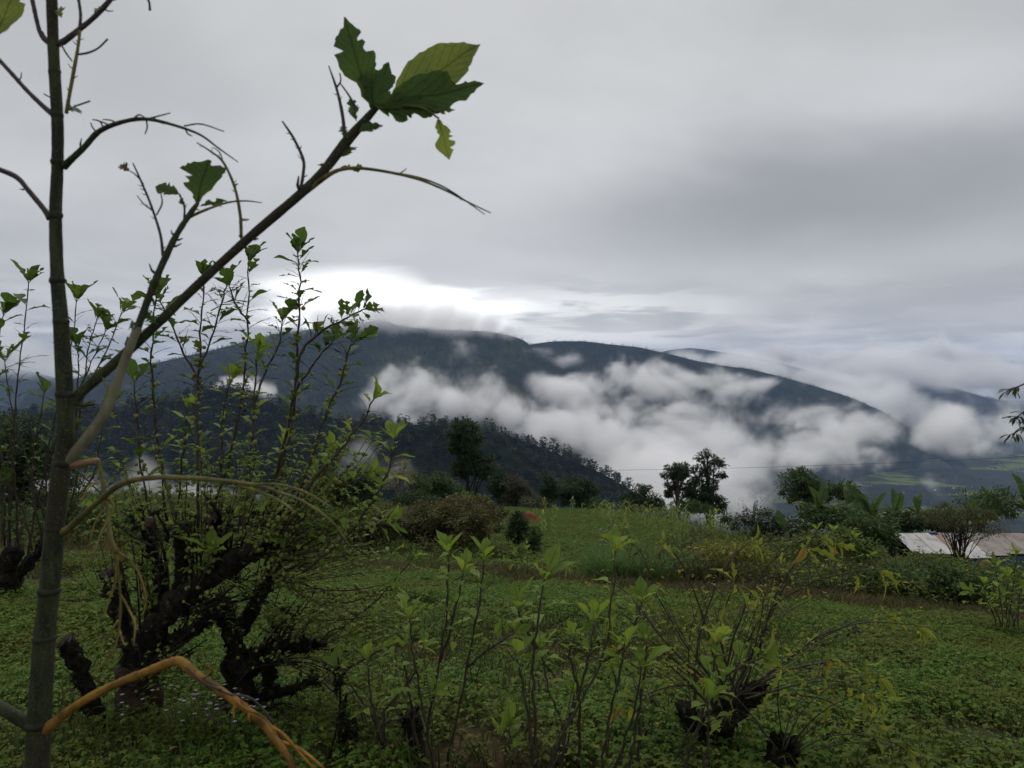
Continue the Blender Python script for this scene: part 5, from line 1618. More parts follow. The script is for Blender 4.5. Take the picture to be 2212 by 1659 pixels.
# shoots with bright leaf rosettes along the path on the right, and at the right edge
clump('bright young tree with yellow-green rosettes at the right edge', 2165, 12.2, [[(2165, 1340), (2160, 1280), (2150, 1225)], [(2180, 1345), (2190, 1260), (2195, 1200)], [(2190, 1345), (2215, 1280), (2230, 1240)], [(2150, 1340), (2130, 1290), (2125, 1262)],
      [(2175, 1340), (2175, 1290), (2178, 1250)], [(2200, 1345), (2200, 1300), (2208, 1270)], [(2160, 1340), (2140, 1300), (2105, 1280)], [(2190, 1340), (2180, 1320), (2160, 1290)]], size=0.20, seed=51, side=8, r0=0.014, skel=0.05)
clump('leggy young tree with small bright rosettes in front of the shed', 1800, 16.4, [[(1795, 1285), (1790, 1220), (1765, 1145)], [(1800, 1285), (1805, 1230), (1800, 1150)], [(1805, 1285), (1840, 1220), (1848, 1165)], [(1800, 1290), (1820, 1250), (1828, 1190)],
      [(1790, 1285), (1770, 1240), (1740, 1190)], [(1810, 1285), (1850, 1240), (1880, 1200)]], size=0.2, seed=52, side=5, r0=0.014, skel=0.1)
clump('small bright sapling pair beyond the path, right of centre', 1285, 20, [[(1285, 1300), (1282, 1260), (1278, 1240)], [(1295, 1300), (1300, 1260), (1302, 1235)], [(1305, 1300), (1318, 1270), (1330, 1250)]], size=0.2, seed=53, side=4, r0=0.012, skel=0.1)
clump('small sapling with yellow leaf tips by the path', 1120, 18.2, [[(1125, 1280), (1118, 1240), (1112, 1195)], [(1135, 1280), (1140, 1230), (1138, 1190)], [(1115, 1280), (1100, 1240), (1090, 1215)]], size=0.18, seed=54, side=4, r0=0.010, skel=0.1)

# ---- banana plants
M_banana = leaf_mat('banana_leaf', (0.040, 0.080, 0.026), (0.080, 0.135, 0.040), (0.11, 0.16, 0.04), 0.4, 0.35, 0.4, False, 1.2)
M_bstem = bark_mat('banana_stem', (0.06, 0.065, 0.03), (0.12, 0.11, 0.06), 4, 0.6, 0.3)


def banana_leaf_mesh(seed, up=0.8, tear=0.3, W=0.24, curl=0.8):
    rg = random.Random(seed)
    n = 16
    b = MB()
    el = R(90) * up
    pts = [Vector((0, 0, 0))]
    for i in range(n):
        e_ = el - curl * (i / n) ** 1.6 * R(95)
        pts.append(pts[-1] + Vector((0, math.cos(e_), math.sin(e_))) / n)
    b.tube(pts, [0.022 * (1 - .8 * i / n) for i in range(n + 1)], 4, False)
    for i in range(2, n):
        s0, s1 = (i - 2) / (n - 2), (i - 1) / (n - 2)
        w_ = [W * math.sin(math.pi * min(1, max(0.03, s_) ** 0.75)) ** 0.6 * .5 + 0.01 for s_ in (s0, s1)]
        if i == n - 1:
            w_[1] = 0.01
        tg = (pts[i + 1] - pts[i]).normalized()
        nrm = Vector((1, 0, 0)).cross(tg)
        for sd in (-1, 1):
            gp = tg * (rg.uniform(0.0, 0.02) if rg.random() < tear else 0)
            dr_ = -nrm * (rg.uniform(0.1, 0.9) if rg.random() < tear else 0.15)
            o0 = (Vector((sd, 0, 0)) + tg * 0.35 - dr_ * -1 * 0.2).normalized() * w_[0]
            o1 = (Vector((sd, 0, 0)) + tg * 0.35 - dr_ * -1 * 0.2).normalized() * w_[1]
            b.add([pts[i], pts[i + 1] - gp, pts[i + 1] + o1 - gp, pts[i] + o0 + gp], [(0, 1, 2, 3) if sd < 0 else (3, 2, 1, 0)])
    me = b.mesh('banana_leaf')
    me.materials.append(M_banana)
    return me


BAN_UP = [banana_leaf_mesh(i, 0.80 + .05 * i, 0.2, 0.27, 0.35 + .12 * i) for i in range(4)]
BAN_OUT = [banana_leaf_mesh(i + 10, 0.62, 0.75, 0.24, 1.0 + .1 * i) for i in range(4)]


def banana(label, x, Y, ytop, ybase, nl, seed, L=2.1, ups=3):
    rg = random.Random(seed)
    org = on_ground(x, Y)
    top = at(x, ytop, Y) - org
    root = tag(empty('banana_plant', org), label, 'banana plant')
    b = MB()
    b.tube([(0, 0, -.1), (top.x * .5, 0, top.z * .5), top], [0.14, 0.12, 0.08], 8)
    b.build('pseudostem', M_bstem, root)
    for k in range(nl):
        up = k < ups
        an = k * 2.4 + rg.uniform(-.4, .4)
        sc = L * rg.uniform(.55, .92)
        Mx = Matrix.Translation(top - Vector((0, 0, 0.1 * k * .3))) @ Matrix.Rotation(an, 4, 'Z') @ Matrix.Rotation(rg.uniform(-.5, .5), 4, 'Y') @ Matrix.Diagonal((sc, sc, sc, 1))
        put(rg.choice(BAN_UP if up else BAN_OUT), Mx, 'leaf', root)
    return root


banana('banana plant with drooping pale torn leaves, leftmost by the lilac bush', 1768, 39, 1108, 1160, 11, 1, 2.1, 2)
banana('banana plant with upright broad blades in the middle of the clump', 1880, 41, 1108, 1160, 12, 2, 2.2, 5)
banana('banana plant with arching leaves behind the leafy shrub', 1838, 43, 1105, 1160, 11, 3, 2.1, 3)
banana('banana plant with dark bent leaves above the shed roof', 1985, 44, 1110, 1160, 11, 4, 1.9, 3)
banana('banana plant behind the left end of the shed', 1932, 42, 1112, 1160, 11, 5, 2.0, 3)
banana('banana plant at the right edge with ragged high leaves', 2222, 31, 1100, 1160, 9, 6, 1.9, 3)
banana('banana plant low behind the thin brownish tree', 2105, 38, 1115, 1160, 10, 7, 1.9, 3)
banana('single young banana plant with one rolled upright blade among blossoms', 1700, 30, 1150, 1170, 3, 8, 1.1, 2)

# ---- the tree whose branch hangs into the picture at the right edge
Yb = 13.0
org = gpoint((2330 - 1106) / F * Yb, Yb)
tr = tag(empty('overhanging_tree', org), 'dark narrow-leaved branch tip hanging in at the right edge', 'tree')
b = MB()
rg = random.Random(61)
tb = at(2330, 1500, Yb) - org
top = at(2340, 700, Yb) - org
b.tube([Vector((0, 0, -.1)), top * .5 + Vector((.1, 0, 0)), top], [.12, .1, .05], 8, True, .08, rg)
ends = []
for rows in ([(2335, 760), (2270, 790), (2215, 828), (2180, 842)], [(2335, 800), (2270, 840), (2225, 880), (2190, 905)], [(2335, 820), (2280, 880), (2230, 915), (2185, 938)], [(2335, 740), (2300, 700), (2260, 690)], [(2335, 800), (2400, 780), (2470, 800)]):
    p_ = [q_ - org for q_ in smooth_path(px_path(rows, Yb), 5)]
    b.tube(p_, [.03 * (1 - .8 * i / (len(p_) - 1)) for i in range(len(p_))], 5, False)
    ends.append(p_)
b.build('trunk', M_wood, tr)
LEAF_NAR = [leaf_mesh('narrow_leaf', 1, 0.26, 6, 0.0, 0.3, 0.4, 300 + i) for i in range(3)]
for me_ in LEAF_NAR:
    me_.materials.append(M_cr_dark)
for p_ in ends:
    for k in range(34):
        i = rg.randrange(len(p_) // 3, len(p_))
        an = rg.uniform(0, 6.28)
        put(rg.choice(LEAF_NAR), aim(p_[i], Vector((math.cos(an) - .4, math.sin(an), rg.uniform(-1.0, .25))), Vector((0, 0, 1)), rg.uniform(.14, .24)), 'leaf', tr)

# ---- maize standing in the far field
M_maize = leaf_mat('maize_leaf', (0.13, 0.18, 0.04), (0.20, 0.24, 0.06), (0.27, 0.26, 0.08), 0.4, 0.5, 0.25, False, 3)


def maize_mesh(seed):
    rg = random.Random(seed)
    b = MB()
    b.tube([(0, 0, -.05), (0.02, 0, .6), (0, 0.02, 1.15)], [.014, .012, .006], 4, False)
    for k in range(9):
        z = 0.15 + 0.1 * k
        a = k * 3.14 + rg.uniform(-.6, .6)
        o_ = Vector((math.cos(a), math.sin(a), 0))
        s_ = Vector((-o_.y, o_.x, 0)) * .028
        L = rg.uniform(.35, .55)
        p0 = Vector((0, 0, z))
        p1 = p0 + o_ * L * .45 + Vector((0, 0, L * .35))
        p2 = p0 + o_ * L + Vector((0, 0, -L * .05))
        b.add([p0 - s_ * .5, p0 + s_ * .5, p1 + s_, p1 - s_, p2], [(0, 1, 2, 3)], [(3, 2, 4)])
    me = b.mesh('maize_plant')
    me.materials.append(M_maize)
    return me


MZ = [maize_mesh(i) for i in range(5)]
rg = random.Random(88)
nm = 0
while nm < 90:
    x = rg.uniform(1150, 1590)
    Y = rg.uniform(34, 68)
    if x < 1300 and rg.random() < .55:
        continue
    if 1106 + (x - 1106) > 1560 and Y < 40:
        continue
    o = obj('maize_plant', rg.choice(MZ))
    o.location = on_ground(x, Y)
    o.rotation_euler = (rg.uniform(-.1, .1), rg.uniform(-.1, .1), rg.uniform(0, 6.28))
    s_ = rg.uniform(.9, 1.5)
    o.scale = (s_, s_, s_)
    tag(o, 'pale young maize plant standing among the beans of the far field', 'maize plant', 'maize plants in the far field')
    nm += 1

# ---- heap of red soil
m, t, out = new_mat('red_soil')
pos = t.node('ShaderNodeTexCoord').outputs['Object']
t.l.new(principled(t, t.mix(t.ramp(t.noise(pos, 3, 5, .6), .35, .65), (0.12, 0.042, 0.022), (0.20, 0.075, 0.04)), .95, .1, t.noise(pos, 9, 5), .8, .05).outputs[0], out.inputs[0])
c_ = on_ground(1142, 44)
nr, na = 14, 28
rr_ = np.linspace(0, 1, nr)[:, None]
aa = np.linspace(0, 2 * np.pi, na)[None, :]
hx, hy = rr_ * np.cos(aa) * 0.95, rr_ * np.sin(aa) * 0.8
hz = 0.95 * np.clip(1 - rr_ ** 1.5, 0, 1) + 0.08 * fbm2(hx * 3, hy * 3, 5, 3) - 0.12
b = obj('soil_heap', mesh_np('soil_heap', np.stack([hx + 0 * aa, hy + 0 * aa, hz + 0 * aa], -1).reshape(-1, 3), grid_quads(nr, na)), m)
b.location = c_
tag(b, 'small rounded heap of red soil at the field edge', 'soil heap')

# ---- shed
def metal_mat(name, c1, c2, rust):
    m, t, out = new_mat(name)
    pos = t.node('ShaderNodeTexCoord').outputs['Object']
    n = t.noise(t.vmath('MULTIPLY', pos, (1, .3, .3)), 3.5, 5, .65)
    col = t.mix(t.ramp(n, .4, .7), c1, c2)
    col = t.mix(t.ramp(t.noise(pos, 1.3, 6, .7), .52, .66, 0, rust), col, (0.10, 0.05, 0.03))
    p = principled(t, col, .5, .4)
    p.inputs['Metallic'].default_value = 0.25
    t.l.new(p.outputs[0], out.inputs[0])
    return m


M_tin = metal_mat('grey_tin', (0.36, 0.36, 0.37), (0.26, 0.25, 0.25), .6)
M_tin2 = metal_mat('dull_tin', (0.17, 0.15, 0.14), (0.11, 0.095, 0.085), .8)
M_rust = metal_mat('rusty_tin', (0.14, 0.085, 0.06), (0.09, 0.055, 0.04), .8)
M_plank = bark_mat('grey_timber', (0.05, 0.04, 0.03), (0.11, 0.09, 0.07), 6, .9, .1)
M_tarp = bark_mat('blue_tarpaulin', (0.016, 0.035, 0.13), (0.035, 0.065, 0.21), 2.2, .45, .4, (0.012, 0.022, 0.07), .4, .05, 1.0)
M_dark = bark_mat('dark_boards', (0.012, 0.010, 0.008), (0.03, 0.025, 0.02), 5)
ridge0 = at(1930, 1152, 34.8)
eave0 = at(1961, 1196, 33.0)
org = Vector((ridge0.x, 34.0, float(ground(ridge0.x + 3, 34.0))))
shed = tag(empty('shed', org), 'low farm shed with patched tin roof and blue tarpaulin on the right', 'shed')
Lr = 0.0
slope = eave0 - ridge0
slope.x = 0.0
sdir = slope.normalized()
slen = slope.length
up_n = Vector((1, 0, 0)).cross(sdir)
if up_n.z < 0:
    up_n = -up_n


def sheet(x0, wid, mat, ext=0.0, lift=0.0):
    b = MB()
    ribs = max(4, int(wid / 0.085))
    n = ribs * 4
    for j, s in enumerate((0.0, 0.5, 1.0)):
        for i in range(n + 1):
            x = x0 + wid * i / n
            h = 0.018 * math.sin(2 * math.pi * i / 4.0)
            p = ridge0 - org + Vector((x, 0, 0)) + sdir * (slen + ext) * s + up_n * (h + lift - 0.03 * math.sin(s * 3.1) * (1 if mat is M_tin2 else 0))
            b.v.append(p)
            b.uv.append((i / n, s))
    for j in range(2):
        for i in range(n):
            a = j * (n + 1) + i
            b.q.append((a, a + n + 1, a + n + 2, a + 1))
    return b.build('roof_sheet', mat, shed, False)


xs_ = 0.0
for wid, mt, ex, lf in ((0.95, M_tin, 0.0, 0.0), (0.88, M_tin, 0.06, 0.02), (0.42, M_rust, 0.45, 0.035), (0.98, M_tin, 0.40, 0.01), (0.9, M_tin2, 0.2, 0.02), (0.95, M_tin2, 0.0, 0.0), (0.95, M_tin2, 0.05, 0.02), (0.95, M_tin2, 0.0, 0.0), (0.95, M_tin2, 0.1, 0.02)):
    sheet(xs_, wid, mt, ex, lf)
    xs_ += wid - 0.04
Lr = xs_
# far roof slope, posts, walls
b = MB()
bk = Vector((0, -sdir.y, sdir.z))
r0_ = ridge0 - org
b.add([r0_ + Vector((0, 0.02, -.02)), r0_ + Vector((Lr, .02, -.02)), r0_ + Vector((Lr, .02, -.02)) + bk * 2, r0_ + Vector((0, .02, -.02)) + bk * 2], [(0, 1, 2, 3)])
b.build('back_roof', M_tin2, shed, False)
b = MB()
b.tube([r0_ + Vector((-1.0, 0.05, 0.0)), r0_ + Vector((Lr, .05, 0.02))], .03, 6)
b.build('ridge_pole', M_plank, shed)
for px__, py_ in ((0.15, -1.55), (0.15, 0.0), (2.4, -1.6), (4.6, -1.6), (6.8, -1.6)):
    b = MB()
    zt = r0_.z + (py_ / sdir.y * sdir.z if py_ < 0 else 0) - .04
    b.tube([Vector((r0_.x + px__, r0_.y + py_, -.3)), Vector((r0_.x + px__, r0_.y + py_, zt))], .05, 6)
    b.build('post', M_plank, shed)
for k in range(int((Lr - .4) / .2)):          # boarded back wall
    b = MB()
    x = .2 + k * .2
    b.box((r0_.x + x, r0_.y + .9, (r0_.z - .35) / 2 - .1), (.19, .03, r0_.z - .2))
    b.build('board', M_dark, shed, False)
nx, nz = 40, 10                                 # the tarpaulin hung along the front
gx_ = np.linspace(2.2, Lr + .3, nx)[None, :] + r0_.x + np.zeros((nz, 1))
fz = np.linspace(0, 1, nz)[:, None]
zt = r0_.z + sdir.z * slen - .12
gz_ = zt - fz * 1.1 + .05 * np.sin(gx_ * 5) * fz
gy_ = r0_.y + sdir.y * slen - .05 - .22 * fz + .06 * np.sin(gx_ * 7 + 2 * fz) + .04 * np.sin(gx_ * 17)
tarp = obj('tarpaulin', mesh_np('tarpaulin', np.stack([gx_, gy_, gz_], -1).reshape(-1, 3), grid_quads(nz, nx)), M_tarp, shed)
b = MB()
b.box(r0_ + Vector((1.75, -.05, .04)), (.34, .22, .05))
b.build('tarpaulin_scrap', M_tarp, shed)
b = MB()
b.box((r0_.x + 2.75, r0_.y + sdir.y * slen - .35, zt - .45), (.5, .04, .75), Matrix.Rotation(R(8), 3, 'Y'))
b.build('cardboard_panel', bark_mat('tan_board', (0.20, 0.14, 0.08), (0.28, 0.2, 0.12), 5), shed)

# ---- power pole and line
org = on_ground(1541, 70)
pole = tag(empty('utility_pole', org), 'thin wooden utility pole beside the airy crest trees', 'pole')
b = MB()
tp_ = at(1541, 1013, 70) - org
b.tube([Vector((0, 0, -.3)), tp_ * .5, tp_], [.10, .085, .07], 7)
b.build('post', M_wood, pole)
for dz in (.55, 1.0):
    b = MB()
    b.box(tp_ - Vector((0, 0.09, dz)), (.9, .07, .08))
    b.build('crossarm', M_wood, pole)
line_pts = [at(x, y, Y) for x, y, Y in ((-1200, 1010, 95), (200, 1019, 82), (700, 1020, 77), (1150, 1018, 73), (1541, 1012, 70), (1750, 1006, 67), (1980, 998, 64), (2212, 986, 61), (2700, 955, 56))]
b = MB()
b.tube(smooth_path(line_pts, 8), .012, 5)
tag(b.build('power_line', bark_mat('cable', (0.012, 0.012, 0.012), (0.02, 0.02, 0.02), 1)), 'thin dark overhead cable crossing in front of the mist', 'cable')

# ---- white flowering weeds in the near left corner
M_agw = leaf_mat('ageratum_flower', (0.40, 0.38, 0.44), (0.55, 0.52, 0.58), None, .3, .6, .2)
rg = random.Random(19)
for k, (x, Y) in enumerate([(480, 4.9), (500, 4.75), (455, 5.0), (520, 5.1), (425, 4.85), (390, 4.95), (540, 4.8), (300, 4.9)]):
    org = on_ground(x, Y)
    rt = tag(empty('flowering_weed', org), 'small weed with pale lilac flower heads below the fig trunks', 'weed', 'flowering weeds below the fig trunks')
    b = MB()
    fb = MB()
    lb = MB()
    for s in range(6):
        a = rg.uniform(0, 6.28)
        hh = rg.uniform(.2, .38)
        e = Vector((math.cos(a) * .1, math.sin(a) * .1, hh))
        b.tube([Vector((0, 0, -.02)), e * .5, e], [.004, .003, .002], 3, False)
        for q_ in range(7):
            an = rg.uniform(0, 6.28)
            leaflet(lb, e * rg.uniform(.3, .9), Vector((math.cos(an), math.sin(an), .2)), Vector((0, 0, 1)), .05, .035)
        for q_ in range(6):
            an = q_ * 1.05
            leaflet(fb, e, Vector((math.cos(an), math.sin(an), .5)), Vector((0, 0, 1)), .016, .014)
    b.build('stems', M_stem_g, rt)
    tag(lb.build('leaves', M_bean, rt), kind='stuff')
    tag(fb.build('flowers', M_agw, rt), kind='stuff')

# ------------------------------------------------------------------ forest on the hills (one mass)
def far_tree_mat(name, c1, c2, c3):
    m, t, out = new_mat(name)
    r = rand_value(t)
    b_ = t.node('ShaderNodeObjectInfo').outputs['Random']
    col = t.mix(b_, c1, c2)
    col = t.mix(t.ramp(r, .7, 1.0, 0, .6), col, c3)
    p = principled(t, col, .8, .1)
    t.l.new(p.outputs[0], out.inputs[0])
    return m


M_ft = far_tree_mat('hill_tree_foliage', (0.011, 0.021, 0.011), (0.036, 0.055, 0.024), (0.048, 0.066, 0.028))
M_ft2 = far_tree_mat('mountain_tree_foliage', (0.011, 0.017, 0.012), (0.026, 0.034, 0.022), (0.032, 0.04, 0.024))


def far_tree(seed, kind, mat, n=70):
    """unit-high tree of loose leaf clumps"""
    rg = random.Random(seed)
    b = MB()
    b.tube([(0, 0, -.15), (0.01, 0, .3), (0, 0.01, .7)], [.022, .018, .008], 4, False)
    for _ in range(n):
        z = rg.uniform(.22, 1.0)
        if kind == 'pine':
            r = .20 * (1.05 - z) + .03
        else:
            r = .33 * math.sin(math.pi * min(1, max(0, (z - .12) / .92))) ** .6
        a = rg.uniform(0, 6.28)
        rr_ = r * math.sqrt(rg.random())
        p = Vector((rr_ * math.cos(a), rr_ * math.sin(a), z))
        dr = Vector((math.cos(a), math.sin(a), rg.uniform(-.3, .5)))
        leaflet(b, p - dr * .05, dr, Vector((rg.uniform(-.5, .5), rg.uniform(-.5, .5), 1)), rg.uniform(.15, .27), rg.uniform(.13, .21), .3, .2)
    me = b.mesh('hill_tree')
    me.materials.append(mat)
    return me


def on_hill(G, n, seed, lo=0.0, hi=1.0, r0=10):
    """random points on a hill's grid, rows r0.."""
    rs = np.random.RandomState(seed)
    XX, YY, ZZ = G
    nr, nc = XX.shape
    i = (rs.uniform(r0, nr - 2, n * 2))
    j = (rs.uniform(0, nc - 2, n * 2))
    # weight by cell area so that the cover is even
    ii, jj = i.astype(int), j.astype(int)
    ar = np.abs((YY[ii, jj] - YY[ii + 1, jj])) * np.abs(XX[ii, jj + 1] - XX[ii, jj])
    k = rs.uniform(0, np.percentile(ar, 97), n * 2) < ar
    ii, jj, fi, fj = ii[k], jj[k], (i - ii)[k], (j - jj)[k]
    out = []
    for A in (XX, YY, ZZ):
        out.append((A[ii, jj] * (1 - fj) + A[ii, jj + 1] * fj) * (1 - fi) + (A[ii + 1, jj] * (1 - fj) + A[ii + 1, jj + 1] * fj) * fi)
    P = np.stack(out, -1)
    u = P[:, 0] / P[:, 1]
    return P[np.abs(u) < 0.85][:n]


PT = [far_tree(i, 'pine', M_ft) for i in range(2)] + [far_tree(i + 5, 'broad', M_ft) for i in range(4)]
PT2 = [far_tree(i + 20, 'pine', M_ft2, 26) for i in range(2)] + [far_tree(i + 25, 'broad', M_ft2, 26) for i in range(2)]


def forest(name, label, G, n, h, protos, seed):
    P = on_hill(G, n, seed)
    rs = np.random.RandomState(seed + 1)
    return scatter(name, label, P, protos, scl=h * rs.uniform(.6, 1.25, len(P)), seed=seed, tilt=.06)


forest('hill_forest', 'dense dark forest covering the nearer hill', G1, 17000, 12, PT, 201)
forest('spur_forest', 'dense dark forest on the nearest spur', G1b, 6500, 11, PT, 203)
forest('mountain_forest', 'dark forest over the slopes of the main mountain', G2, 26000, 13, PT2, 205)
forest('ridge_forest', 'dark forest along the long descending ridge', G3, 20000, 13, PT2, 207)
forest('ridge_forest', 'dark forest on the shorter middle spur', G3b, 8000, 13, PT2, 208)
forest('far_forest', 'faint tree cover of the blue hill on the right', G5, 9000, 20, PT2, 209)
rs = np.random.RandomState(33)
vN = 26000
Y = np.sqrt(rs.uniform(1400 ** 2, 5200 ** 2, vN))
X = rs.uniform(0.12, 0.85, vN) * Y
k = (fbm2(X / 160, Y / 160, 301, 3) + fbm2(X / 500, Y / 320, 303, 3) > 0.05)
X, Y = X[k], Y[k]
from_i = np.searchsorted(vy, Y).clip(1, len(vy) - 1)
Z = FLOOR + 18 * fbm2(X / 500, Y / 500, 71, 4) + 30 * np.maximum(0, fbm2(X / 1300, Y / 1300, 73, 3)) + 0.02 * np.maximum(Y - 4000, 0)
scatter('valley_trees', 'scattered dark tree groves between the valley fields', np.stack([X, Y, Z], -1), PT2, scl=rs.uniform(8, 15, len(X)), seed=9, tilt=.05)

for nm_, lab_, G_, n_ in (('crest_forest', 'line of small trees along the main mountain crest', G2, 900), ('crest_forest', 'line of small trees along the long ridge', G3, 800), ('crest_forest', 'line of small trees along the short spur', G3b, 350)):
    j_ = rs.randint(0, G_[0].shape[1], n_)
    i_ = rs.randint(11, 16, n_)
    scatter(nm_, lab_, np.stack([A[i_, j_] for A in G_], -1), PT2, scl=rs.uniform(4, 10, n_), seed=n_, tilt=.05)

# skyline trees of the nearer hill, one by one
rg = random.Random(4)
for x, y in [(1120, 948), (1137, 953), (1150, 957), (1163, 962), (1178, 967), (1190, 973), (1204, 978), (1218, 984), (1228, 989), (1243, 995), (1258, 1001), (1270, 1006), (1284, 1013), (1300, 1020), (1316, 1030), (1332, 1039), (1085, 938), (1070, 934), (1052, 930), (870, 914), (905, 916), (840, 913), (790, 910), (935, 917)]:
    Yt = 1000
    h = rg.uniform(6, 21)
    x += rg.uniform(-7, 7)
    o = obj('ridge_tree', rg.choice(PT))
    p = at(x, y, Yt)
    o.location = p - Vector((0, 0, 0.22 * h))
    o.scale = (h * rg.uniform(.8, 1.1), h * .9, h)
    o.rotation_euler = (0, 0, rg.uniform(0, 6.28))
    tag(o, 'tree standing out on the skyline of the nearer forested hill', 'tree', 'skyline trees of the nearer hill')

# a few farmhouses down in the valley
M_hw = bark_mat('whitewash', (0.5, 0.5, 0.48), (0.65, 0.64, 0.62), .2)
M_hr = bark_mat('pale_tin_roof', (0.35, 0.36, 0.38), (0.5, 0.5, 0.52), .2)
for k, (x, y, Y, lab) in enumerate([(2019, 1072, 3150, 'tiny white farmhouse on the lower green valley field'), (2060, 1068, 3180, 'tiny pale farmhouse at the right end of the valley field'), (1950, 1080, 3060, 'tiny pale hut at the left of the valley field'), (2125, 1088, 2950, 'tiny farmhouse below the grove at the right edge')]):
    X = (x - 1106) / F * Y
    zg = FLOOR + 18 * float(fbm2(np.array([X / 500]), np.array([Y / 500]), 71, 4)[0]) + 30 * max(0, float(fbm2(np.array([X / 1300]), np.array([Y / 1300]), 73, 3)[0]))
    rt = tag(empty('farmhouse', (X, Y, zg)), lab, 'house')
    b = MB()
    b.box((0, 0, 2.2), (9, 6, 4.6))
    b.build('wall', M_hw, rt, False)
    b = MB()
    b.add([(-6, -4.2, 4.5), (6, -4.2, 4.5), (6, 0, 7.2), (-6, 0, 7.2), (-6, 4.2, 4.5), (6, 4.2, 4.5)], [(0, 1, 2, 3), (3, 2, 5, 4)], [(0, 3, 4), (1, 5, 2)])
    b.build('roof', M_hr, rt, False)


# ------------------------------------------------------------------ mist banks (real volumes) and the air
def mist_material(name, dens, col=(1.0, 0.995, 1.0), aniso=0.35):
    m, t, out = new_mat(name)
    v = t.node('ShaderNodeVolumePrincipled')
    v.inputs['Color'].default_value = (*col, 1)
    v.inputs['Density'].default_value = dens
    v.inputs['Anisotropy'].default_value = aniso
    t.l.new(v.outputs[0], out.inputs['Volume'])
    return m


def mist_bank(name, label, puffs, mat, voxel, flat=1.8, nscale=1 / 160.0, namp=1.7, soft=0.55, seed=0.0, pad=120.0, grow=1.0, off=0.54, power=1.5, detail=7.0, rough=0.6):
    """puffs: (point, radius). The density is a grid: nearness to the puffs, torn up by noise"""
    P = np.array([tuple(p[0]) for p in puffs])
    rad = np.array([p[1] for p in puffs], dtype=np.float32) * grow
    rm = rad.max() * 1.25 + pad * 0.3
    lo = P.min(0) - rm
    hi = P.max(0) + rm
    lo[2] = max(lo[2], P[:, 2].min() - rm / flat)
    hi[2] = P[:, 2].max() + rm / flat
    Q = P.copy()
    Q[:, 2] *= flat
    me = mesh_np(name, Q)
    a = me.attributes.new('puff_r', 'FLOAT', 'POINT')
    a.data.foreach_set('value', rad)
    o = obj(name, me)
    ng = bpy.data.node_groups.new(name, 'GeometryNodeTree')
    ng.interface.new_socket('Geometry', in_out='INPUT', socket_type='NodeSocketGeometry')
    ng.interface.new_socket('Geometry', in_out='OUTPUT', socket_type='NodeSocketGeometry')
    t = NT(ng)
    gi = t.node('NodeGroupInput')
    go = t.node('NodeGroupOutput')
    pos = t.node('GeometryNodeInputPosition').outputs[0]
    warp = t.node('ShaderNodeTexNoise')
    t.l.new(t.vmath('ADD', pos, (seed * 77, 0, 0)), warp.inputs['Vector'])
    warp.inputs['Scale'].default_value = nscale * 0.6
    warp.inputs['Detail'].default_value = 2.0
    wv = t.vmath('SCALE', t.vmath('SUBTRACT', warp.outputs['Color'], (0.5, 0.5, 0.5)), scale=0.35 / nscale)
    wpos = t.vmath('ADD', pos, wv)
    sp = t.vmath('MULTIPLY', wpos, (1, 1, flat))
    near = t.node('GeometryNodeSampleNearest', domain='POINT')
    t.l.new(gi.outputs[0], near.inputs['Geometry'])
    t.l.new(sp, near.inputs['Sample Position'])
    s_r = t.node('GeometryNodeSampleIndex', data_type='FLOAT', domain='POINT')
    att = t.node('GeometryNodeInputNamedAttribute', data_type='FLOAT')
    att.inputs['Name'].default_value = 'puff_r'
    t.l.new(gi.outputs[0], s_r.inputs['Geometry'])
    t.l.new(att.outputs[0], s_r.inputs['Value'])
    t.l.new(near.outputs[0], s_r.inputs['Index'])
    s_p = t.node('GeometryNodeSampleIndex', data_type='FLOAT_VECTOR', domain='POINT')
    t.l.new(gi.outputs[0], s_p.inputs['Geometry'])
    t.l.new(t.node('GeometryNodeInputPosition').outputs[0], s_p.inputs['Value'])
    t.l.new(near.outputs[0], s_p.inputs['Index'])
    dist = t.vmath('DISTANCE', sp, s_p.outputs[0])
    f = t.math('SUBTRACT', 1.0, t.math('DIVIDE', dist, s_r.outputs[0]))
    nz = t.noise(t.vmath('MULTIPLY', t.vmath('ADD', pos, (seed * 131, 0, 0)), (1, 1, 1.25)), nscale, detail, rough, 0.5)
    f = t.math('ADD', f, t.math('MULTIPLY', t.math('SUBTRACT', nz, off), namp))
    dn = t.math('POWER', t.ramp(f, 0.0, soft, smooth=False), power)
    # fade to nothing at the domain's faces
    vc = t.node('GeometryNodeVolumeCube')
    t.l.new(dn, vc.inputs['Density'])
    vc.inputs['Background'].default_value = 0.0
    vc.inputs['Min'].default_value = tuple(lo)
    vc.inputs['Max'].default_value = tuple(hi)
    for i, nm in enumerate(('Resolution X', 'Resolution Y', 'Resolution Z')):
        vc.inputs[nm].default_value = int(max(8, (hi[i] - lo[i]) / voxel))
    sm = t.node('GeometryNodeSetMaterial')
    sm.inputs['Material'].default_value = mat
    t.l.new(vc.outputs[0], sm.inputs[0])
    t.l.new(sm.outputs[0], go.inputs[0])
    md = o.modifiers.new('mist', 'NODES')
    md.node_group = ng
    me.materials.append(mat)
    return tag(o, label, None, None, 'stuff')


M_mist = mist_material('valley_mist', 0.15)
M_cap = mist_material('cap_cloud', 0.016)
M_farc = mist_material('far_cloud', 0.02)
mr = random.Random(5)


def puffs(rows, jit=0.0):
    out = []
    for (x, y, Y, r) in rows:
        out.append((at(x, y, Y), r))
    return out


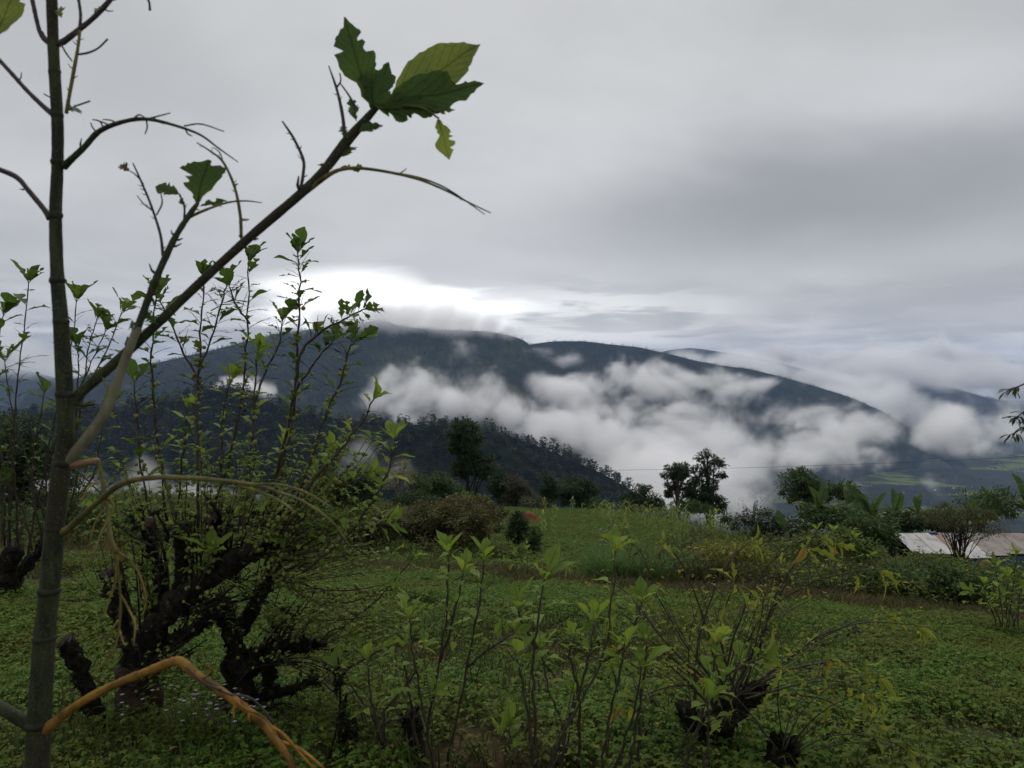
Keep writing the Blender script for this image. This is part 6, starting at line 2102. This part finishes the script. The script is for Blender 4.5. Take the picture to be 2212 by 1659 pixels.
# puff rows: picture place, distance, radius in metres
bank_main = [(at(x, y, Y), r) for x, y, Y, r in [
    # bank lying on the mountain's foot
    (860, 872, 2000, 60), (905, 862, 2050, 90), (960, 855, 2100, 100), (1020, 855, 2150, 90), (1070, 862, 2150, 75), (930, 885, 1950, 70), (1000, 890, 2000, 70), (1080, 900, 2000, 55),
    (1130, 865, 2200, 50), (1180, 840, 2400, 65), (1240, 842, 2350, 80), (1310, 835, 2400, 85), (1390, 832, 2450, 95), (1460, 828, 2500, 90), (1530, 835, 2500, 75), (1600, 845, 2600, 60),
    # lower thick bank
    (1140, 915, 1900, 65), (1200, 930, 1850, 95), (1270, 945, 1800, 110), (1350, 940, 1850, 110), (1430, 910, 1950, 105), (1490, 895, 2000, 90),
    (1560, 940, 1950, 125), (1650, 935, 1950, 135), (1730, 915, 2000, 115), (1700, 890, 2050, 80), (1800, 930, 2050, 115), (1870, 935, 2100, 100), (1480, 960, 1800, 125), (1760, 950, 1950, 100),
    (1400, 985, 1650, 105), (1330, 1000, 1500, 90), (1420, 1040, 1350, 90), (1500, 1010, 1500, 110), (1590, 990, 1650, 105), (1480, 1080, 1200, 80), (1570, 1060, 1300, 85),
    (1400, 1090, 1100, 65), (1640, 1040, 1400, 80), (1340, 1060, 1150, 50), (1660, 985, 1750, 85), (1720, 1000, 1700, 60),
    # tongue to the right
    (1895, 925, 2080, 135), (1935, 935, 2100, 140), (2010, 932, 2150, 120), (2080, 925, 2200, 110), (1920, 928, 2150, 105), (1980, 922, 2200, 110), (2040, 912, 2300, 105), (2100, 905, 2400, 85), (1960, 948, 2150, 85), (2040, 942, 2200, 80), (2110, 936, 2250, 62), (2170, 934, 2300, 44), (1450, 785, 3000, 44), (1510, 795, 3000, 48), (1570, 812, 3000, 50), (1640, 830, 3000, 46),
    # wisps climbing the gully
    (1150, 768, 2500, 30), (1190, 765, 2550, 38), (1240, 780, 2600, 44), (1290, 790, 2600, 46), (1340, 800, 2600, 50), (1400, 800, 2700, 46), (1880, 980, 2250, 26), (1895, 990, 2250, 26)]]
bank_small = [(at(x, y, Y), r) for x, y, Y, r in [(530, 840, 1750, 42), (575, 845, 1750, 34), (500, 850, 1750, 30)]]
bank_low = [(at(x, y, Y), r) for x, y, Y, r in [(800, 985, 330, 8), (815, 1003, 330, 10), (775, 1012, 330, 10), (845, 1015, 330, 9), (740, 1030, 330, 9),
                                               (300, 1075, 330, 14), (360, 1070, 330, 14), (420, 1085, 330, 13), (240, 1085, 330, 13), (480, 1075, 330, 10), (180, 1075, 330, 14), (120, 1085, 330, 14), (330, 1050, 330, 12), (440, 1060, 330, 10),
                                               (540, 1090, 330, 11), (620, 1080, 330, 9)]]
mist1 = mist_bank('valley_mist', 'torn white mist banks filling the valley below the mountain', bank_main, M_mist, 7.5, 2.1, 1 / 210.0, 7.5, 1.9, 0.3, grow=1.85, off=0.56, detail=8.0, rough=0.66, power=2.0)
mist2 = mist_bank('slope_mist', 'small mist patch caught on the left mountain slope', bank_small, M_mist, 6.0, 2.0, 1 / 90.0, 4.0, 1.0, 1.1, 60, grow=1.6)
M_mist3 = mist_material('low_mist', 0.12)
mist3 = mist_bank('low_mist', 'low mist drifting behind the pollarded trees', bank_low, M_mist3, 1.6, 1.6, 1 / 30.0, 4.0, 1.2, 2.1, 12, grow=1.6)
cap = mist_bank('cap_cloud', 'thin grey cloud cap lying along the mountain crest',
                [(at(x, y, 3250), r) for x, y, r in [(640, 705, 40), (700, 697, 50), (760, 690, 60), (820, 686, 70), (880, 690, 70), (940, 696, 62), (1000, 702, 56), (1050, 709, 46), (1100, 718, 34), (560, 722, 30)]],
                M_cap, 12.0, 1.6, 1 / 260.0, 2.6, 1.0, 3.3, grow=2.0, off=0.48)
far = mist_bank('far_cloud', 'layered pale cloud wrapping the distant ridges',
                [(at(x, y, Y), r) for x, y, Y, r in [
                    (1480, 775, 6000, 110), (1540, 785, 6000, 130), (1600, 795, 6000, 140), (1670, 800, 6000, 150), (1750, 815, 5900, 170), (1830, 830, 5800, 190), (1800, 860, 5400, 190),
                    (1880, 870, 5400, 190), (1900, 810, 6200, 180), (1980, 800, 6300, 200), (2060, 800, 6300, 210), (2140, 810, 6300, 220), (2220, 820, 6300, 230), (2300, 830, 6300, 240),
                    (1960, 770, 7000, 170), (2060, 765, 7000, 180), (2170, 840, 6200, 110), (1700, 765, 7600, 110), (1800, 770, 7600, 150),
                    (20, 770, 4700, 160), (100, 790, 4700, 150), (-80, 760, 4700, 180), (180, 800, 4600, 90)]],
                M_farc, 30.0, 2.4, 1 / 600.0, 5.0, 0.9, 4.7, grow=2.0, off=0.50)

m, t, out = new_mat('haze_air')
v = t.node('ShaderNodeVolumePrincipled')
v.inputs['Color'].default_value = (0.46, 0.63, 0.96, 1)
v.inputs['Density'].default_value = 0.000055
v.inputs['Anisotropy'].default_value = 0.0
t.l.new(v.outputs[0], out.inputs['Volume'])
b = MB()
hz0, hz1 = -640.0, 640.0
b.box((0, 6500, (hz0 + hz1) / 2), (30000, 15000, hz1 - hz0))
haze = b.build('haze', m, None, False)
tag(haze, kind='stuff')
